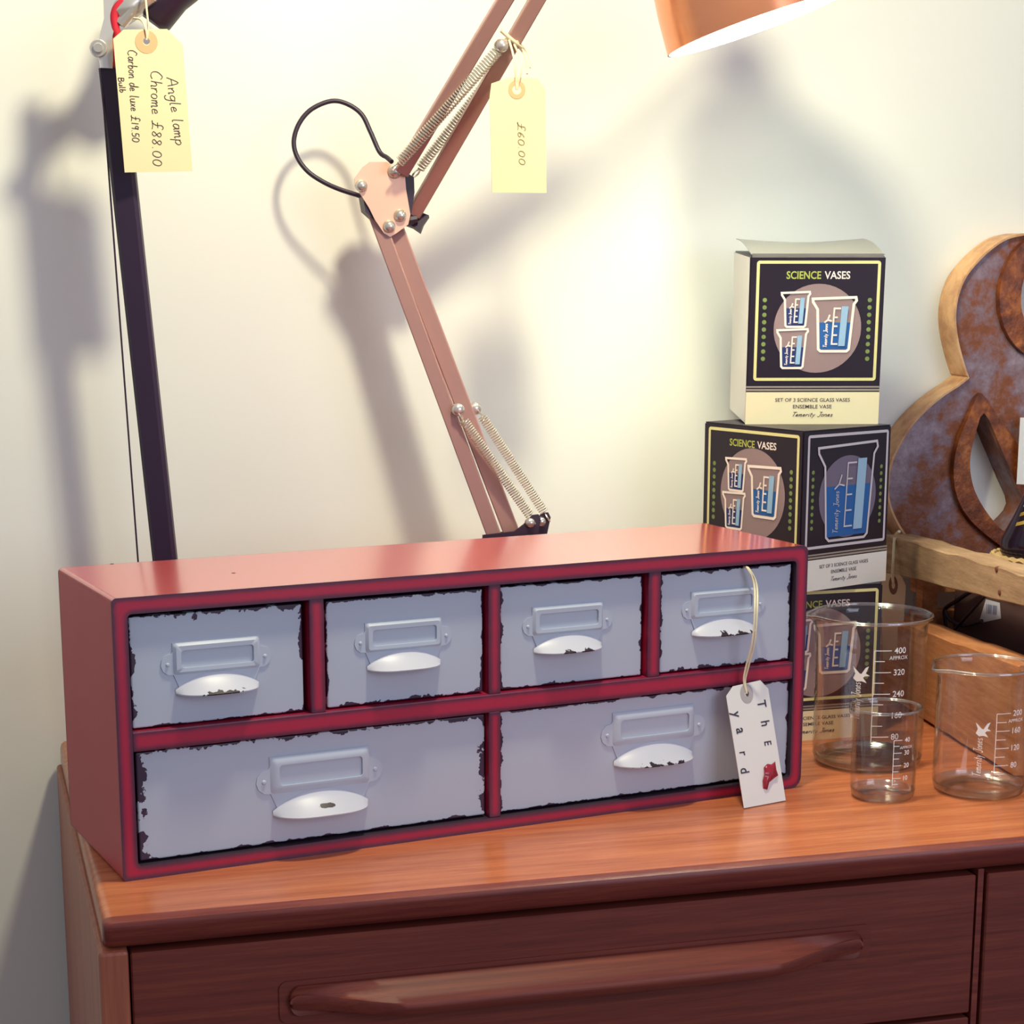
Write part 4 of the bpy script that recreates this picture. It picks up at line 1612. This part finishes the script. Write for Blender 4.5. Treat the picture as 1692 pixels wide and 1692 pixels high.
# carton inside the crate with a barcode label and a cable lying on it
ci = KA + KD * -0.097 - KN * 0.064
CT = thing('cardboard_carton', 'dark brown cardboard carton with a white label inside the crate', 'box', (ci.x, ci.y, 0.0125))
bm = NB()
ex_ = -KN
ey_ = KD * -1
c0 = ci + Vector((0, 0, 0.0125))
add_prism(bm, [c0, c0 + KD * 0.281, c0 + KD * 0.281 - KN * 0.20, c0 - KN * 0.20], (0, 0, CTH))
wfinish(bm, 'carton', M['carton'], CT)
PC = Plane(c0, KN)
lab = [(1629, 990), (1652, 996), (1654, 1022), (1617, 1030)]
bm = NB()
add_poly(bm, [PC.at(x, y, 0.0004) for x, y in lab], lambda *a: Vector(a))
wfinish(bm, 'paper_label', M['label_white'], CT)
bm = NB()
for k in range(7):
    x = 1630 + k * 2.7
    add_poly(bm, [PC.at(x, 998 + k * .5, 0.0008), PC.at(x + (1.9 if k % 3 else 1.1), 998 + k * .5, 0.0008), PC.at(x + (1.2 if k % 3 else .4), 1014 + k * .3, 0.0008), PC.at(x - .7, 1014 + k * .3, 0.0008)], lambda *a: Vector(a))
wfinish(bm, 'label_print', M['label_blue'], CT)
PK = Plane(c0 + KN * 0.006, KN)
bm = NB()
add_tube(bm, spline([PK.at(x, y) for x, y in ((1566, 1056), (1562, 1024), (1562, 1006), (1582, 992), (1600, 980), (1616, 972))], 6), 0.0022, 8)
add_tube(bm, spline([PK.at(x, y, 0.003) for x, y in ((1562, 1010), (1570, 1024), (1588, 1033), (1604, 1032), (1622, 1026))], 6), 0.0020, 8)
add_tube(bm, spline([PK.at(x, y, 0.006) for x, y in ((1572, 1046), (1596, 1020), (1616, 998), (1628, 985))], 6), 0.0016, 8)
o = finish(bm, 'power_cable', M['black'], None, smooth=60)
tag(o, 'black cable looped against the carton inside the crate', 'cable')

# clear plastic wrapping inside the crate
PW = Plane(KA - KN * 0.050, KN)
bm = NB()
g = []
for j in range(9):
    row = []
    for i in range(7):
        x = 1486 + 33 * i / 6 + 5 * math.sin(j * 0.9)
        y = 866 + (1040 - 866) * j / 8 + 2 * math.sin(i * 2.0)
        row.append(bm.verts.new(PW.at(x, y, 0.005 * math.sin(i * 1.7 + j * 0.6))))
    g.append(row)
for a, b in zip(g, g[1:]):
    for k in range(6):
        bm.faces.new((a[k], a[k + 1], b[k + 1], b[k]))
o = finish(bm, 'plastic_sleeve', M['cello'], None, smooth=80)
tag(o, 'crumpled clear plastic sleeve standing in the back of the crate', 'wrapping')

# kraft tag hanging from the upper rail
P4 = Plane(KA + KD * -0.09 + KN * 0.006, (-0.6, -0.8, 0.0))
TG4 = thing('kraft_tag', 'brown kraft tag hanging by string from the crate rail, between boxes and beaker', 'tag', P4.at(1478, 1090))
card('card', P4, [(1457, 957), (1463, 947), (1489, 950), (1497, 968), (1489, 1092), (1459, 1090)], M['kraft'], TG4, (1476, 958, 0.0016))
bm = NB()
eyelet(bm, P4, 1476, 967, 0.0046, 0.0018, 0.0006, 2.1)
wfinish(bm, 'eyelet', M['kraft_eyelet'], TG4)
q = Plane(KA + KN * 0.0015, KN)
string(TG4, [q.at(1486, 878), q.at(1480, 884), q.at(1478, 892), P4.at(1476, 925, 0.001), P4.at(1475, 950, 0.0015), P4.at(1476, 962, 0.001)], 0.0016)

# basket and black bottle in the crate
bc = Plane(KA - KN * 0.085, KN).at(1718, 916)
BB = 0.0125 + CTH + 0.0002
BK = thing('wicker_basket', 'small tan wicker tray under the black bottle at the right edge', 'basket', (bc.x, bc.y, BB))
bm = NB()
Hb = bc.z - BB
add_lathe(bm, [(0.0, 0.0), (0.036, 0.0), (0.042, Hb * 0.5), (0.045, Hb - 0.003), (0.041, Hb - 0.001), (0.038, Hb - 0.002), (0.0, Hb - 0.002)], (bc.x, bc.y, BB), seg=32)
wfinish(bm, 'bowl', M['wicker'], BK, smooth=50)
bm = NB()
for k in range(30):
    a = 2 * PI * k / 30
    add_tube(bm, [Vector((bc.x + 0.0435 * math.cos(a + s_ * 0.12), bc.y + 0.0435 * math.sin(a + s_ * 0.12), bc.z - 0.004 + 0.003 * math.sin(PI * (s_ + 1) / 2))) for s_ in (-1, -0.5, 0, 0.5, 1)], 0.003, 6)
wfinish(bm, 'braided_rim', M['wicker'], BK, smooth=50)
BT = thing('black_bottle', 'glossy black tapering bottle with gold stripes at the right edge', 'bottle', (bc.x, bc.y, bc.z))
bm = NB()
t0 = (bc.x, bc.y, bc.z - 0.0015)
add_lathe(bm, [(0.0, 0.0), (0.035, 0.0), (0.0370, 0.004), (0.0365, 0.016), (0.027, 0.036), (0.0165, 0.061), (0.0130, 0.085), (0.0125, 0.105), (0.0125, 0.125), (0.0, 0.126)], t0, seg=36)
wfinish(bm, 'bottle_body', plain('bottle_black_gloss', srgb(30, 18, 30), 0.15), BT, smooth=50)
bm = NB()
fa = math.atan2(CAM.y - bc.y, CAM.x - bc.x)
for k in range(6):
    zc = 0.030 + 0.009 * k
    def brad(h):
        P_ = [(0.0, 0.037), (0.016, 0.0365), (0.036, 0.027), (0.061, 0.0165), (0.085, 0.0130), (0.2, 0.0130)]
        for (h0, r0), (h1, r1) in zip(P_, P_[1:]):
            if h <= h1:
                return r0 + (r1 - r0) * (h - h0) / (h1 - h0) + 0.0006
        return 0.015
    L_, U2 = [], []
    for i in range(9):
        a = fa - 0.9 + 1.1 * i / 8
        h = zc + 0.010 * i / 8
        L_.append(bm.verts.new(Vector(t0) + Vector((brad(h) * math.cos(a), brad(h) * math.sin(a), h))))
        h += 0.0035
        U2.append(bm.verts.new(Vector(t0) + Vector((brad(h) * math.cos(a), brad(h) * math.sin(a), h))))
    for i in range(8):
        bm.faces.new((L_[i], L_[i + 1], U2[i + 1], U2[i]))
wfinish(bm, 'gold_stripes', M['gold'], BT)

# ------------------------------------------------------------------ ampersand sign on the wall
AY = 0.5245
PA = Plane((0, AY, 0), (0, -1, 0))


def axz(px, py):
    p = PA.at(px, py)
    return (p.x, p.z)


left = [(1692, 389), (1664, 396), (1638, 413), (1616, 434), (1597, 458), (1585, 487), (1580, 519), (1582.5, 554), (1591, 591), (1602, 625)]
low = [(1584, 639), (1558, 656), (1532, 678), (1507, 705), (1487, 738), (1474.5, 767), (1469, 800), (1471, 828), (1481, 856), (1500, 886), (1530, 915), (1570, 938), (1615, 948)]
Lx = [axz(*p) for p in left]
Lw = [axz(*p) for p in low]
# closing the letter beyond the frame: upper bowl, tail and foot
bx0 = Lx[0][0]
top_z = Lx[0][1]
outl = [(p[0], p[1]) for p in spline([(a, b, 0) for a, b in Lx], 4)] + [(p[0], p[1]) for p in spline([(a, b, 0) for a, b in Lw], 4)]
low_end = Lw[-1]
rest = [(low_end[0] + 0.050, low_end[1] + 0.004), (low_end[0] + 0.088, low_end[1] + 0.028), (low_end[0] + 0.125, low_end[1] - 0.002), (low_end[0] + 0.205, low_end[1] - 0.002), (low_end[0] + 0.135, low_end[1] + 0.075),
        (low_end[0] + 0.170, low_end[1] + 0.130), (low_end[0] + 0.190, low_end[1] + 0.175), (low_end[0] + 0.130, low_end[1] + 0.175), (low_end[0] + 0.098, low_end[1] + 0.122),
        (low_end[0] + 0.050, low_end[1] + 0.185), (low_end[0] + 0.090, low_end[1] + 0.215), (low_end[0] + 0.122, low_end[1] + 0.262), (low_end[0] + 0.122, low_end[1] + 0.305), (low_end[0] + 0.100, low_end[1] + 0.345), (bx0 + 0.025, top_z)]
rest_s = [(p[0], p[1]) for p in spline([(a, b, 0) for a, b in rest[:3]], 4)] + rest[3:5] + rest[5:9] + [(p[0], p[1]) for p in spline([(a, b, 0) for a, b in rest[9:]], 4)]
OUT = outl + rest_s
hole1 = [axz(*p) for p in ((1692, 446), (1686, 462), (1684, 485), (1686, 510), (1692, 536))]
h1c = (hole1[2][0] + 0.024, hole1[2][1] - 0.002)
HOLE1 = [(h1c[0] + 0.024 * math.cos(2 * PI * k / 28), h1c[1] + 0.038 * math.sin(2 * PI * k / 28)) for k in range(28)]
hp = [(1623, 682), (1607, 724), (1600, 758), (1602, 790), (1612, 820), (1632, 852), (1656, 877), (1668, 868), (1690, 838), (1674, 795), (1650, 738)]
HOLE2 = [(p[0], p[1]) for p in spline([axz(*p) + (0,) for p in hp], 3, True)]


def flat_shape(loops, y_front, thick):
    cu = bpy.data.curves.new('c', 'CURVE')
    cu.dimensions = '2D'
    cu.fill_mode = 'BOTH'
    for lp in loops:
        sp = cu.splines.new('POLY')
        sp.points.add(len(lp) - 1)
        for q_, p in zip(sp.points, lp):
            q_.co = (p[0], p[1], 0, 1)
        sp.use_cyclic_u = True
    cu.extrude = thick / 2
    ob_ = bpy.data.objects.new('c', cu)
    me = bpy.data.meshes.new_from_object(ob_)
    b_ = NB()
    b_.from_mesh(me)
    bpy.data.objects.remove(ob_)
    bpy.data.curves.remove(cu)
    bpy.data.meshes.remove(me)
    for v in b_.verts:
        v.co = Vector((v.co.x, y_front + thick / 2 - v.co.z, v.co.y))
    return b_


def grow(loop, k):
    c = (sum(p[0] for p in loop) / len(loop), sum(p[1] for p in loop) / len(loop))
    out = []
    for p in loop:
        d = Vector((p[0] - c[0], p[1] - c[1]))
        out.append((c[0] + d.x + d.normalized().x * k, c[1] + d.y + d.normalized().y * k))
    return out


AMP = thing('ampersand_sign', 'large rusty metal ampersand sign on the wall behind the crate', 'sign', (0.95, WY - 0.02, Lw[-1][1]))
wfinish(flat_shape([OUT, HOLE1, HOLE2], AY + 0.004, WY - AY - 0.0045), 'face', M['amp_face'], AMP)


def band(loop, y0, y1, th, name, mat, sign=1):
    """thin metal edging that follows an outline"""
    n_ = len(loop)
    area = sum(loop[i][0] * loop[(i + 1) % n_][1] - loop[(i + 1) % n_][0] * loop[i][1] for i in range(n_))
    s_ = sign * (1 if area < 0 else -1)
    b_ = NB()
    rows = []
    for i in range(n_):
        a_, c_ = Vector(loop[i - 1]), Vector(loop[(i + 1) % n_])
        d = (c_ - a_).normalized()
        nrm = Vector((-d.y, d.x)) * s_ * th
        p = Vector(loop[i])
        rows.append([b_.verts.new((p.x, y0, p.y)), b_.verts.new((p.x + nrm.x, y0, p.y + nrm.y)), b_.verts.new((p.x + nrm.x, y1, p.y + nrm.y)), b_.verts.new((p.x, y1, p.y))])
    for i in range(n_):
        a_, c_ = rows[i], rows[(i + 1) % n_]
        for k in range(4):
            b_.faces.new((a_[k], a_[(k + 1) % 4], c_[(k + 1) % 4], c_[k]))
    return wfinish(b_, name, mat, AMP)


band(OUT, AY, WY - 0.0006, 0.0022, 'side_band', M['amp_band'])
for H_, k in ((HOLE1, 0.025), (HOLE2, 0.021)):
    wfinish(flat_shape([grow(H_, k), H_], AY - 0.004, 0.0078), 'counter_rim', M['amp_rust'], AMP)
# white price card hanging on the sign
bm = NB()
PZ = Plane((0, AY - 0.012, 0), (0, -1, 0))
add_prism(bm, [PZ.at(x, y) for x, y in ((1686, 690), (1735, 690), (1728, 802), (1680, 800))], (0, 0.0005, 0))
o = finish(bm, 'price_card', M['whitecard'], None)
tag(o, 'white card in front of the ampersand at the right edge', 'tag')
